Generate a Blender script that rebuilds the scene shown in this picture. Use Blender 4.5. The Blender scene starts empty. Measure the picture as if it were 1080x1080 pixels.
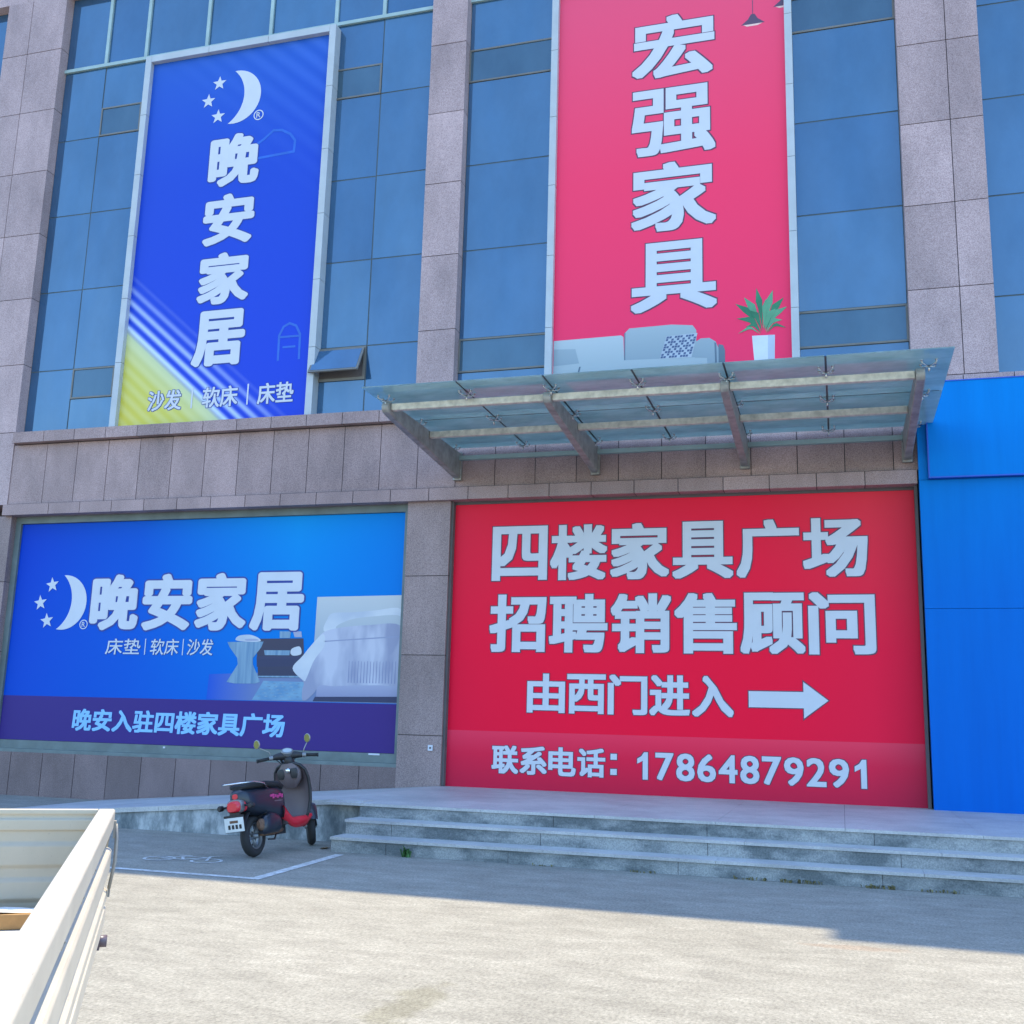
import bpy, bmesh, math, random
from mathutils import Vector, Matrix
random.seed(7)
R = math.radians
scene = bpy.context.scene
COL = scene.collection

# ------------------------------------------------------------------ camera
cd = bpy.data.cameras.new("camera")
cam = bpy.data.objects.new("camera", cd)
COL.objects.link(cam)
F_PX = 1135.83
cd.sensor_fit = 'HORIZONTAL'
cd.sensor_width = 36.0
cd.lens = F_PX / 1080 * 36
cd.clip_start = 0.05
cd.clip_end = 3000
pitch, yaw, roll = R(11.0376), R(-17.0249), R(1.5822)
fw = Vector((math.sin(yaw) * math.cos(pitch), math.cos(yaw) * math.cos(pitch), math.sin(pitch)))
r0 = Vector((math.cos(yaw), -math.sin(yaw), 0))
u0 = r0.cross(fw)
r1 = r0 * math.cos(roll) + u0 * math.sin(roll)
u1 = -r0 * math.sin(roll) + u0 * math.cos(roll)
m3 = Matrix((r1, u1, -fw)).transposed()
cam.matrix_world = Matrix.Translation((0, 0, 1.55)) @ m3.to_4x4()
scene.camera = cam

# ------------------------------------------------------------------ light
SUN_EL, SUN_AZ = R(68.9), R(0.0)          # high sun standing behind the building
w = bpy.data.worlds.new("World")
scene.world = w
w.use_nodes = True
nt = w.node_tree
bg = nt.nodes['Background']
sky = nt.nodes.new('ShaderNodeTexSky')
sky.sky_type = 'NISHITA'
sky.sun_disc = False
sky.sun_elevation = SUN_EL
sky.sun_rotation = SUN_AZ
sky.air_density = 1.3
sky.dust_density = 0.6
sky.ozone_density = 3.0
tint = nt.nodes.new('ShaderNodeMix'); tint.data_type = 'RGBA'; tint.blend_type = 'MULTIPLY'
tint.inputs[0].default_value = 1.0; tint.inputs[7].default_value = (0.87, 1.0, 1.13, 1)
nt.links.new(sky.outputs[0], tint.inputs[6]); nt.links.new(tint.outputs[2], bg.inputs[0])
bg.inputs[1].default_value = 0.15
sd = bpy.data.lights.new("sun", 'SUN')
sd.energy = 2.4
sd.angle = R(0.5)
sd.color = (1.0, 0.865, 0.60)
sun = bpy.data.objects.new("sun", sd)
COL.objects.link(sun)
sdir = Vector((math.sin(SUN_AZ) * math.cos(SUN_EL), math.cos(SUN_AZ) * math.cos(SUN_EL), math.sin(SUN_EL)))
sun.rotation_euler = sdir.to_track_quat('Z', 'Y').to_euler()
sun.location = (0, 40, 60)
scene.view_settings.view_transform = 'Standard'
scene.view_settings.look = 'None'
scene.view_settings.gamma = 1.0
scene.view_settings.exposure = 1.7

# ------------------------------------------------------------------ mesh helpers
class MB:
    """collects boxes, tubes, lofts and polygons for ONE mesh"""
    def __init__(s):
        s.v = []; s.f = []; s.m = []; s.sm = []
    def add(s, vs, fs, mi=0, smooth=False):
        o = len(s.v)
        s.v += [tuple(a) for a in vs]
        for f in fs:
            s.f.append([i + o for i in f]); s.m.append(mi); s.sm.append(smooth)
    def box(s, x0, x1, y0, y1, z0, z1, mi=0, M=None):
        vs = [Vector((x, y, z)) for x in (x0, x1) for y in (y0, y1) for z in (z0, z1)]
        if M: vs = [M @ a for a in vs]
        s.add(vs, [(0,1,3,2),(4,6,7,5),(0,4,5,1),(2,3,7,6),(0,2,6,4),(1,5,7,3)], mi)
    def poly(s, pts, y, mi=0, flip=False):
        """flat polygon in the facade direction, facing the street"""
        idx = list(range(len(pts)))
        a = sum(pts[i][0]*pts[(i+1)%len(pts)][1]-pts[(i+1)%len(pts)][0]*pts[i][1] for i in idx)
        if a < 0: idx.reverse()
        s.add([(p[0], y, p[1]) for p in pts], [idx], mi)
    def prism(s, prof, x0, x1, axis='x', mi=0):
        """closed 2D outline (list of (a,b)) extruded along an axis"""
        n = len(prof)
        def P(t, a, b):
            return (t, a, b) if axis == 'x' else ((a, t, b) if axis == 'y' else (a, b, t))
        vs = [P(x0, a, b) for a, b in prof] + [P(x1, a, b) for a, b in prof]
        fs = [(i, (i+1) % n, n + (i+1) % n, n + i) for i in range(n)]
        fs += [list(range(n))[::-1], list(range(n, 2*n))]
        s.add(vs, fs, mi)
    def tube(s, pts, r, n=10, mi=0, closed=False):
        pts = [Vector(p) for p in pts]
        rs = r if isinstance(r, (list, tuple)) else [r]*len(pts)
        vs = []; N = len(pts)
        up = Vector((0.13, 0.31, 0.94))
        for i, p in enumerate(pts):
            if closed: d = pts[(i+1) % N] - pts[i-1]
            else: d = pts[min(i+1, N-1)] - pts[max(i-1, 0)]
            d.normalize()
            a = d.cross(up)
            if a.length < 1e-3: a = d.cross(Vector((1, 0, 0)))
            a.normalize(); b = d.cross(a)
            for k in range(n):
                t = 2*math.pi*k/n
                vs.append(p + (a*math.cos(t) + b*math.sin(t))*rs[i])
        fs = []
        for i in range(N if closed else N-1):
            j = (i+1) % N
            for k in range(n):
                fs.append((i*n+k, i*n+(k+1) % n, j*n+(k+1) % n, j*n+k))
        if not closed:
            fs += [list(range(n))[::-1], list(range((N-1)*n, N*n))]
        s.add(vs, fs, mi, True)
    def loft(s, secs, n=20, e=2.6, mi=0, axis='x', cap=True):
        """secs: (t, ca, cb, ha, hb): superellipse rings along an axis (a = first cross axis, b = second)"""
        vs = []
        for t, ca, cb, ha, hb in secs:
            for k in range(n):
                an = 2*math.pi*k/n
                c, q = math.cos(an), math.sin(an)
                a = ca + ha*math.copysign(abs(c)**(2/e), c)
                b = cb + hb*math.copysign(abs(q)**(2/e), q)
                vs.append((t, a, b) if axis == 'x' else ((a, t, b) if axis == 'y' else (a, b, t)))
        fs = []
        for i in range(len(secs)-1):
            for k in range(n):
                fs.append((i*n+k, i*n+(k+1) % n, (i+1)*n+(k+1) % n, (i+1)*n+k))
        s.add(vs, fs, mi, True)
        if cap:
            s.add(vs[:n], [list(range(n))[::-1]], mi)
            s.add(vs[-n:], [list(range(n))], mi)
    def lathe(s, prof, c, n=28, mi=0, M=None):
        """profile (radius, offset along y) turned about the y axis through c"""
        vs = []
        for k in range(n):
            t = 2*math.pi*k/n
            for r, o in prof:
                vs.append(Vector((r*math.cos(t), o, r*math.sin(t))))
        if M: vs = [M @ a for a in vs]
        vs = [a + Vector(c) for a in vs]
        m = len(prof)
        fs = [(k*m+i, k*m+i+1, ((k+1) % n)*m+i+1, ((k+1) % n)*m+i) for k in range(n) for i in range(m-1)]
        s.add(vs, fs, mi, True)
    def build(s, name, mats, parent=None, world=True, bevel=0.0):
        me = bpy.data.meshes.new(name)
        me.from_pydata(s.v, [], s.f)
        me.update()
        for m in (mats if isinstance(mats, (list, tuple)) else [mats]): me.materials.append(m)
        me.polygons.foreach_set('material_index', s.m)
        me.polygons.foreach_set('use_smooth', s.sm)
        bm = bmesh.new(); bm.from_mesh(me)
        bmesh.ops.recalc_face_normals(bm, faces=bm.faces) if getattr(s, 'recalc', True) else None
        bm.to_mesh(me); bm.free()
        o = bpy.data.objects.new(name, me)
        COL.objects.link(o)
        if parent:
            o.parent = parent
            if world and parent.type == 'EMPTY': o.location = -Vector(parent.location)
        if bevel:
            b = o.modifiers.new('bevel', 'BEVEL'); b.width = bevel; b.segments = 2; b.limit_method = 'ANGLE'
        return o

def tag(o, label=None, cat=None, group=None, kind=None):
    if label: o['label'] = label
    if cat: o['category'] = cat
    if group: o['group'] = group
    if kind: o['kind'] = kind
    return o

def thing(name, label, cat, loc=(0, 0, 0), rz=0, group=None):
    o = bpy.data.objects.new(name, None)
    o.empty_display_size = 0.2
    COL.objects.link(o)
    o.location = loc; o.rotation_euler = (0, 0, rz)
    return tag(o, label, cat, group)

# ------------------------------------------------------------------ materials
def nodes(name):
    m = bpy.data.materials.new(name); m.use_nodes = True
    t = m.node_tree
    return m, t, t.nodes['Principled BSDF']

def N(t, typ, **kw):
    n = t.nodes.new(typ)
    for k, v in kw.items(): setattr(n, k, v)
    return n

def coords(t, scale=(1, 1, 1)):
    c = N(t, 'ShaderNodeTexCoord'); mp = N(t, 'ShaderNodeMapping')
    mp.inputs['Scale'].default_value = scale
    t.links.new(c.outputs['Object'], mp.inputs[0])
    return mp.outputs[0]

def noise(t, vec, scale, detail=4, rough=0.55):
    n = N(t, 'ShaderNodeTexNoise')
    n.inputs['Scale'].default_value = scale; n.inputs['Detail'].default_value = detail
    n.inputs['Roughness'].default_value = rough
    t.links.new(vec, n.inputs['Vector'])
    return n.outputs['Fac']

def ramp(t, fac, stops, interp='LINEAR'):
    r = N(t, 'ShaderNodeValToRGB'); r.color_ramp.interpolation = interp
    el = r.color_ramp.elements
    while len(el) < len(stops): el.new(0.5)
    for e, (p, c) in zip(el, stops):
        e.position = p; e.color = (*c, 1) if len(c) == 3 else c
    t.links.new(fac, r.inputs[0])
    return r.outputs[0]

def mix(t, fac, a, b, mode='MIX'):
    n = N(t, 'ShaderNodeMix', data_type='RGBA', blend_type=mode)
    for s, v in ((0, fac), (6, a), (7, b)):
        if hasattr(v, 'links'): t.links.new(v, n.inputs[s])
        else: n.inputs[s].default_value = v if s == 0 else (*v, 1)
    return n.outputs[2]

def math_(t, op, a, b=0.0, clamp=False):
    n = N(t, 'ShaderNodeMath', operation=op); n.use_clamp = clamp
    for i, v in enumerate((a, b)):
        if hasattr(v, 'links'): t.links.new(v, n.inputs[i])
        else: n.inputs[i].default_value = v
    return n.outputs[0]

def bump(t, p, h, strength=0.3, dist=0.01):
    b = N(t, 'ShaderNodeBump'); b.inputs['Strength'].default_value = strength; b.inputs['Distance'].default_value = dist
    t.links.new(h, b.inputs['Height']); t.links.new(b.outputs[0], p.inputs['Normal'])

def plain(name, col, rough=0.5, metal=0.0, spec=0.5, var=0.12, scale=3.0, coat=0.0):
    m, t, p = nodes(name)
    v = coords(t)
    n = noise(t, v, scale, 5)
    lo = tuple(c*(1-var) for c in col); hi = tuple(min(1, c*(1+var)) for c in col)
    t.links.new(ramp(t, n, [(0.3, lo), (0.7, hi)]), p.inputs['Base Color'])
    p.inputs['Roughness'].default_value = rough; p.inputs['Metallic'].default_value = metal
    p.inputs['Specular IOR Level'].default_value = spec
    if coat: p.inputs['Coat Weight'].default_value = coat; p.inputs['Coat Roughness'].default_value = 0.08
    return m

def granite(name, dark, mid, light, streak=0.28, tone=0.15, rough=0.55):
    m, t, p = nodes(name)
    v = coords(t)
    sp = noise(t, v, 75, 3, 0.7)
    base = ramp(t, sp, [(0.32, dark), (0.48, mid), (0.68, light)])
    g = N(t, 'ShaderNodeNewGeometry')
    isl = ramp(t, g.outputs['Random Per Island'], [(0, (1-tone,)*3), (1, (1+tone,)*3)])
    base = mix(t, 1.0, base, isl, 'MULTIPLY')
    cl = noise(t, coords(t, (1, 1, 0.45)), 1.3, 6, 0.65)
    base = mix(t, 1.0, base, ramp(t, cl, [(0.3, (1-streak,)*3), (0.65, (1.06,)*3)]), 'MULTIPLY')
    t.links.new(base, p.inputs['Base Color'])
    p.inputs['Roughness'].default_value = rough
    p.inputs['Specular IOR Level'].default_value = 0.4
    return m

M = {}
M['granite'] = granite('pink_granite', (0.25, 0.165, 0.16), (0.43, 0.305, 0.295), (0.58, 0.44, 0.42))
M['granite_dark'] = granite('dark_pink_granite', (0.155, 0.108, 0.102), (0.265, 0.188, 0.178), (0.37, 0.28, 0.26))  # darker tone of the pink granite, for the ground-floor piers
M['granite_mid'] = granite('mid_pink_granite', (0.20, 0.13, 0.12), (0.345, 0.235, 0.22), (0.47, 0.34, 0.315), 0.30, 0.15)  # pink granite one step darker and browner, for spandrel and courses
M['joint'] = plain('joint_mortar', (0.06, 0.05, 0.055), 0.9)
M['core'] = plain('inner_wall', (0.12, 0.11, 0.11), 0.9)

# step granite: grey, water stained
m, t, p = nodes('step_granite')
v = coords(t)
sp = noise(t, v, 60, 3, 0.7)
b = ramp(t, sp, [(0.35, (0.19, 0.20, 0.20)), (0.65, (0.32, 0.33, 0.32))])
st = noise(t, coords(t, (1.0, 1, 2.2)), 1.5, 7, 0.66)
b = mix(t, 1.0, b, ramp(t, st, [(0.40, (0.46, 0.50, 0.51)), (0.48, (0.82, 0.84, 0.84)), (0.58, (1.2, 1.18, 1.15))]), 'MULTIPLY')
g = N(t, 'ShaderNodeNewGeometry')
b = mix(t, 1.0, b, ramp(t, g.outputs['Random Per Island'], [(0, (0.88,)*3), (1, (1.08,)*3)]), 'MULTIPLY')
t.links.new(b, p.inputs['Base Color']); p.inputs['Roughness'].default_value = 0.7
M['step'] = m
m, t, p = nodes('landing_stone')
v = coords(t)
b = ramp(t, noise(t, v, 60, 3, 0.7), [(0.35, (0.40, 0.39, 0.375)), (0.65, (0.53, 0.515, 0.48))])
b = mix(t, 1.0, b, ramp(t, noise(t, v, 0.9, 7, 0.7), [(0.34, (0.72, 0.73, 0.75)), (0.6, (1.05,)*3)]), 'MULTIPLY')
t.links.new(b, p.inputs['Base Color']); p.inputs['Roughness'].default_value = 0.55
M['landing'] = m

# stained render of the ramp side
m, t, p = nodes('stained_render')
st = noise(t, coords(t, (1.2, 1.2, 0.6)), 2.2, 7, 0.7)
b = ramp(t, st, [(0.38, (0.12, 0.14, 0.145)), (0.5, (0.25, 0.27, 0.27)), (0.60, (0.46, 0.47, 0.46))])
t.links.new(b, p.inputs['Base Color']); p.inputs['Roughness'].default_value = 0.85
M['render'] = m

# concrete pavement
m, t, p = nodes('concrete_pavement')
streak = noise(t, coords(t, (1.0, 1.9, 1)), 2.1, 9, 0.74)
fine = noise(t, coords(t, (17, 7, 7)), 2.4, 6, 0.78)
big = noise(t, coords(t), 0.35, 4, 0.6)
grit = noise(t, coords(t), 48, 4, 0.8)
b = ramp(t, streak, [(0.32, (0.225, 0.209, 0.177)), (0.5, (0.278, 0.26, 0.220)), (0.68, (0.34, 0.32, 0.273))])
b = mix(t, 1.0, b, ramp(t, fine, [(0.34, (0.76, 0.755, 0.74)), (0.66, (1.17, 1.17, 1.16))]), 'MULTIPLY')
b = mix(t, 1.0, b, ramp(t, big, [(0.3, (0.88, 0.88, 0.87)), (0.7, (1.08, 1.08, 1.08))]), 'MULTIPLY')
b = mix(t, 1.0, b, ramp(t, grit, [(0.34, (0.66,)*3), (0.52, (1.0,)*3), (0.68, (1.22,)*3)]), 'MULTIPLY')
for (sx, sy, rx, ry, colr) in ((-2.36, 5.95, 0.20, 0.62, (0.80, 0.79, 0.72)), (0.05, 8.72, 0.35, 0.10, (0.97, 0.86, 0.80))):
    tc = N(t, 'ShaderNodeTexCoord'); mp = N(t, 'ShaderNodeMapping')
    mp.inputs['Location'].default_value = (-sx/rx, -sy/ry, 0); mp.inputs['Scale'].default_value = (1/rx, 1/ry, 0)
    t.links.new(tc.outputs['Object'], mp.inputs[0])
    ln = N(t, 'ShaderNodeVectorMath', operation='LENGTH'); t.links.new(mp.outputs[0], ln.inputs[0])
    wob = math_(t, 'ADD', ln.outputs['Value'], math_(t, 'MULTIPLY', math_(t, 'SUBTRACT', noise(t, coords(t), 3.5, 5), 0.5), 2.6))
    b = mix(t, 1.0, b, ramp(t, wob, [(0.5, colr), (1.0, (1, 1, 1))]), 'MULTIPLY')
t.links.new(b, p.inputs['Base Color']); p.inputs['Roughness'].default_value = 0.9
p.inputs['Specular IOR Level'].default_value = 0.25
bump(t, p, fine, 0.25, 0.006)
M['concrete'] = m

# worn road paint, letting the concrete show
m, t, p = nodes('worn_paint')
fac = ramp(t, noise(t, coords(t, (3, 3, 3)), 4, 8, 0.75), [(0.36, (0, 0, 0)), (0.60, (1, 1, 1))])
b = mix(t, fac, (0.30, 0.285, 0.255), (0.62, 0.62, 0.60))
t.links.new(b, p.inputs['Base Color']); p.inputs['Roughness'].default_value = 0.8
M['paint'] = m

def facade_glass(name, tint, base):
    m, t, p = nodes(name)
    t.nodes.remove(p)
    out = t.nodes['Material Output']
    gl = N(t, 'ShaderNodeBsdfGlossy'); gl.inputs['Color'].default_value = (*tint, 1); gl.inputs['Roughness'].default_value = 0.02
    df = N(t, 'ShaderNodeBsdfDiffuse')
    dirt = noise(t, coords(t, (1, 1, 0.6)), 1.1, 6, 0.6)
    t.links.new(ramp(t, dirt, [(0.3, tuple(c*0.8 for c in base)), (0.7, tuple(c*1.3 for c in base))]), df.inputs['Color'])
    fr = N(t, 'ShaderNodeFresnel'); fr.inputs['IOR'].default_value = 2.3
    ms = N(t, 'ShaderNodeMixShader')
    t.links.new(math_(t, 'MULTIPLY', fr.outputs[0], 1.0, True), ms.inputs[0]); t.links.new(df.outputs[0], ms.inputs[1]); t.links.new(gl.outputs[0], ms.inputs[2])
    bp = N(t, 'ShaderNodeBump'); bp.inputs['Strength'].default_value = 0.11; bp.inputs['Distance'].default_value = 0.05
    geo = N(t, 'ShaderNodeNewGeometry')
    film = noise(t, coords(t, (1.4, 1, 0.35)), 1.0, 5, 0.6)
    tn = mix(t, 1.0, ramp(t, geo.outputs['Random Per Island'], [(0, tuple(c*0.84 for c in tint)), (1, tuple(min(1, c*1.10) for c in tint))]), ramp(t, film, [(0.35, (0.86, 0.90, 0.93)), (0.65, (1.06, 1.04, 1.03))]), 'MULTIPLY')
    t.links.new(tn, gl.inputs['Color'])
    t.links.new(noise(t, coords(t), 0.8, 1), bp.inputs['Height']); t.links.new(bp.outputs[0], gl.inputs['Normal'])
    t.links.new(ms.outputs[0], out.inputs[0])
    return m
M['glass'] = facade_glass('coated_blue_glass', (0.64, 0.83, 1.0), (0.025, 0.075, 0.15))
M['vent_glass'] = facade_glass('coated_grey_green_glass', (0.42, 0.56, 0.66), (0.045, 0.085, 0.115))
M['seal'] = plain('dark_glazing_seal', (0.06, 0.085, 0.095), 0.6)
M['teal_bar'] = plain('pale_teal_mullion', (0.33, 0.44, 0.42), 0.45)
M['sash_metal'] = plain('bronze_sash', (0.16, 0.15, 0.13), 0.45)
M['alu'] = plain('pale_aluminium_panel', (0.44, 0.47, 0.48), 0.4, spec=0.5, var=0.07)
M['dark_frame'] = plain('grey_green_frame', (0.13, 0.165, 0.16), 0.55, var=0.2)

def vinyl(name, build, rough=0.5, wr=0.22, spec=0.22):
    m, t, p = nodes(name)
    t.links.new(build(t), p.inputs['Base Color'])
    p.inputs['Roughness'].default_value = rough
    p.inputs['Specular IOR Level'].default_value = spec
    if wr: bump(t, p, noise(t, coords(t, (1, 1, 0.7)), 1.4, 3), wr, 0.02)
    return m
def axis(t, comp, a, b, vec=None):
    """0..1 along an axis of the banner between a and b"""
    s = N(t, 'ShaderNodeSeparateXYZ'); t.links.new(vec or coords(t), s.inputs[0])
    return math_(t, 'DIVIDE', math_(t, 'SUBTRACT', s.outputs[comp], a), b-a, True)
def low_blue(t):
    gx = axis(t, 0, -15.2, -7.1)
    gz = axis(t, 2, 1.0, 5.1)
    c = ramp(t, gx, [(0, (0.003, 0.042, 0.46)), (0.35, (0.002, 0.095, 0.52)), (0.75, (0.001, 0.27, 0.66)), (1, (0.001, 0.20, 0.62))])
    d = ramp(t, gx, [(0, (0.003, 0.075, 0.50)), (1, (0.002, 0.15, 0.54))])
    return mix(t, gz, d, c)
M['low_blue'] = vinyl('printed_blue_vinyl', low_blue, spec=0.10)
M['purple'] = vinyl('printed_purple_vinyl', lambda t: ramp(t, axis(t, 0, -15.2, -7.1), [(0, (0.042, 0.024, 0.19)), (1, (0.045, 0.02, 0.17))]))
def low_red(t):
    gx = axis(t, 0, -6.2, 1.2)
    gz = axis(t, 2, 1.4, 5.15)
    a = ramp(t, gz, [(0, (0.97, 0.003, 0.040)), (0.35, (0.97, 0.003, 0.040)), (1, (0.86, 0.014, 0.048))])
    e = ramp(t, gx, [(0, (0.90, 1.2, 1.0)), (0.3, (1, 1, 1)), (0.68, (1, 1, 1)), (0.9, (0.93, 2.4, 1.2)), (1, (0.74, 1.8, 1.0))])
    return mix(t, 1.0, a, e, 'MULTIPLY')
M['low_red'] = vinyl('printed_red_vinyl', low_red, spec=0.14)
def low_red_strip(t):
    gx = axis(t, 0, -6.2, 1.2)
    gz = axis(t, 2, 0.5, 1.4)
    a = ramp(t, gz, [(0, (0.62, 0.006, 0.045)), (0.6, (0.82, 0.007, 0.05)), (1, (0.93, 0.03, 0.085))])
    e = ramp(t, gx, [(0, (0.9, 1, 1)), (0.5, (1, 1, 1)), (0.88, (0.94, 1.4, 1.1)), (1, (0.68, 1.2, 0.9))])
    return mix(t, 1.0, a, e, 'MULTIPLY')
M['low_red_strip'] = vinyl('printed_crimson_vinyl', low_red_strip)
def up_blue(t):
    # royal blue, a yellow corner and fine diagonal rays between them
    s = N(t, 'ShaderNodeSeparateXYZ'); t.links.new(coords(t), s.inputs[0])
    x, zc = s.outputs[0], s.outputs[2]
    d = math_(t, 'ADD', math_(t, 'MULTIPLY', math_(t, 'SUBTRACT', zc, 8.75), 0.76), math_(t, 'MULTIPLY', math_(t, 'ADD', x, 13.0), 0.65))
    wv = math_(t, 'SINE', math_(t, 'MULTIPLY', d, 31.0))
    wv = math_(t, 'ADD', math_(t, 'MULTIPLY', wv, 0.5), 0.5)
    w2 = math_(t, 'ADD', math_(t, 'MULTIPLY', math_(t, 'SINE', math_(t, 'MULTIPLY', d, 19.0)), 0.5), 0.5)
    blue = ramp(t, axis(t, 2, 8, 14.6), [(0, (0.010, 0.05, 0.53)), (0.6, (0.012, 0.06, 0.48)), (1, (0.02, 0.10, 0.46))])
    far = math_(t, 'MULTIPLY', w2, math_(t, 'DIVIDE', math_(t, 'SUBTRACT', d, 4.2), 4.0, True))
    blue = mix(t, math_(t, 'MULTIPLY', far, 0.22), blue, (0.16, 0.34, 0.9))
    band = ramp(t, math_(t, 'DIVIDE', d, 0.9, True), [(0, (0.85,)*3), (0.45, (0.55,)*3), (1, (0, 0, 0))])
    rays = mix(t, math_(t, 'MULTIPLY', math_(t, 'POWER', wv, 1.6), band), blue, (0.66, 0.80, 0.90))
    yel = ramp(t, math_(t, 'DIVIDE', math_(t, 'ADD', d, 1.6), 1.6, True), [(0, (0.62, 0.52, 0.05)), (0.7, (0.58, 0.55, 0.10)), (1, (0.55, 0.62, 0.36))])
    yel = mix(t, math_(t, 'MULTIPLY', wv, 0.18), yel, (0.8, 0.82, 0.5))
    return mix(t, math_(t, 'DIVIDE', math_(t, 'ADD', d, 0.06), 0.12, True), yel, rays)
M['up_blue'] = vinyl('printed_ray_vinyl', up_blue, 0.38)
M['up_red'] = vinyl('pink_red_vinyl_glare', lambda t: ramp(t, axis(t, 2, 7, 14.5), [(0, (0.95, 0.03, 0.12)), (0.5, (0.93, 0.045, 0.125)), (1, (0.82, 0.085, 0.17))]), 0.3)  # paler, pinker red towards the top is sky glare put into the colour
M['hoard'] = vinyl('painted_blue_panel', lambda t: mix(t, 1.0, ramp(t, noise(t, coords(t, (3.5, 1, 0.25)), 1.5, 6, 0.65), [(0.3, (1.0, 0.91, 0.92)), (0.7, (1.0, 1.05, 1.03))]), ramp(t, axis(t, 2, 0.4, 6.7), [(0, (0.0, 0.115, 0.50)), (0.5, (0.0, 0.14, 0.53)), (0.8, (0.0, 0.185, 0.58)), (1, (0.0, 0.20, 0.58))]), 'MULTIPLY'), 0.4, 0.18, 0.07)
M['hoard_edge'] = plain('dark_blue_trim', (0.004, 0.07, 0.45), 0.4)
M['letter'] = plain('white_letter_print', (0.58, 0.60, 0.64), 0.5, spec=0.25, var=0.03)
M['letter_dark'] = plain('letter_outline_print', (0.10, 0.035, 0.075), 0.5)
M['letter_navy'] = plain('letter_navy_print', (0.01, 0.035, 0.25), 0.5)
M['letter_sky'] = plain('letter_sky_blue_print', (0.22, 0.50, 0.80), 0.45, var=0.04)
M['icon'] = plain('icon_line_print', (0.012, 0.11, 0.52), 0.45)

# ------------------------------------------------------------------ lettering
_glyph = {}
def glyph(body):
    if body in _glyph: return _glyph[body]
    c = bpy.data.curves.new('lettering_source', 'FONT')
    c.body = body; c.resolution_u = 3
    o = bpy.data.objects.new('lettering_source', c); COL.objects.link(o)
    dg = bpy.context.evaluated_depsgraph_get()
    me = bpy.data.meshes.new_from_object(o.evaluated_get(dg))
    vs = [(a.co.x, a.co.y) for a in me.vertices]; fs = [list(q.vertices) for q in me.polygons]
    bpy.data.meshes.remove(me); bpy.data.objects.remove(o); bpy.data.curves.remove(c)
    _glyph[body] = (vs, fs)
    return vs, fs

SQ = [(0, 0)] + [(a, b) for a in (-1, -.5, 0, .5, 1) for b in (-1, -.5, 0, .5, 1) if max(abs(a), abs(b)) == 1]
RD = [(0, 0)] + [(math.cos(k*math.pi/8), math.sin(k*math.pi/8)) for k in range(16)]
def put_text(mb, body, x0, x1, z0, z1, y, bold=0.03, outline=0.0, brush=SQ, slant=0.0, shadow=None):
    """heavy letters: the glyph is thickened by stacked copies a hair apart; outline copies lie behind"""
    vs, fs = glyph(body)
    ax, bx = min(a[0] for a in vs), max(a[0] for a in vs)
    az, bz = min(a[1] for a in vs), max(a[1] for a in vs)
    em = (z1 - z0)
    r = bold*em*0.74
    rx = r*1.3
    sx = (x1-x0-2*rx)/(bx-ax); sz = (z1-z0-2*r)/(bz-az)
    def lay(dx, dz, yy, mi):
        mb.add([(x0+rx+(a[0]-ax)*sx + dx + slant*(a[1]-az)*sz, yy, z0+r+(a[1]-az)*sz + dz) for a in vs], fs, mi)
    k = 0
    if outline:
        for dx, dz in RD[1:] if brush is RD else SQ[1:]:
            s = r + outline*0.85
            ox, oz = shadow or (0, 0)
            lay(dx*(s+rx-r)+ox, dz*s+oz, y - 0.0012 - k*0.00018, 1); k += 1
    for i, (dx, dz) in enumerate(brush):
        lay(dx*rx, dz*r, y - 0.0050 - i*0.00018, 0)

def star(mb, cx, cz, r, y, mi=0, rot=0.0):
    pts = []
    for k in range(10):
        a = math.pi/2 + rot + k*math.pi/5
        rr = r if k % 2 == 0 else r*0.42
        pts.append((cx+rr*math.cos(a), cz+rr*math.sin(a)))
    c = len(mb.v)
    mb.add([(cx, y, cz)] + [(q[0], y, q[1]) for q in pts], [(0, 1+k, 1+(k+1) % 10) for k in range(10)], mi)

def crescent(mb, cx, cz, r, y, mi=0, off=(-0.89, 0.06), r2=1.245):
    """waning crescent: a disc less a shifted disc"""
    ox, oz = cx+off[0]*r, cz+off[1]*r
    d = math.hypot(off[0]*r, off[1]*r); q = r2*r
    a = (d*d + r*r - q*q)/(2*d); hh = math.sqrt(max(0, r*r-a*a))
    base = math.atan2(off[1], off[0])
    t0 = math.atan2(hh, a)                      # angle from the axis on the big disc
    s0 = math.atan2(hh, a-d)
    n = 28; vo = []; vi = []
    for k in range(n+1):
        f = k/n
        ta = base + t0 + (2*math.pi-2*t0)*f
        tb = base + s0 + (2*math.pi-2*s0)*f
        vo.append((cx+r*math.cos(ta), y, cz+r*math.sin(ta)))
        vi.append((ox+q*math.cos(tb), y, oz+q*math.sin(tb)))
    mb.add(vo+vi, [(k, k+1, n+1+k+1, n+1+k) for k in range(n)], mi)

def ring_mark(mb, cx, cz, r, y, mi=0):
    n = 20
    vs = [(cx+rr*math.cos(2*math.pi*k/n), y, cz+rr*math.sin(2*math.pi*k/n)) for rr in (r, r*0.8) for k in range(n)]
    mb.add(vs, [(k, (k+1) % n, n+(k+1) % n, n+k) for k in range(n)], mi)
    put_text(mb, 'R', cx-r*0.42, cx+r*0.42, cz-r*0.52, cz+r*0.52, y+0.004, 0.02)

# ================================================================== SETTING
g = MB(); g.add([(-400, -400, 0), (400, -400, 0), (400, 400, 0), (-400, 400, 0)], [(0, 1, 2, 3)])
tag(g.build('ground', M['concrete']), kind='structure')

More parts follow.
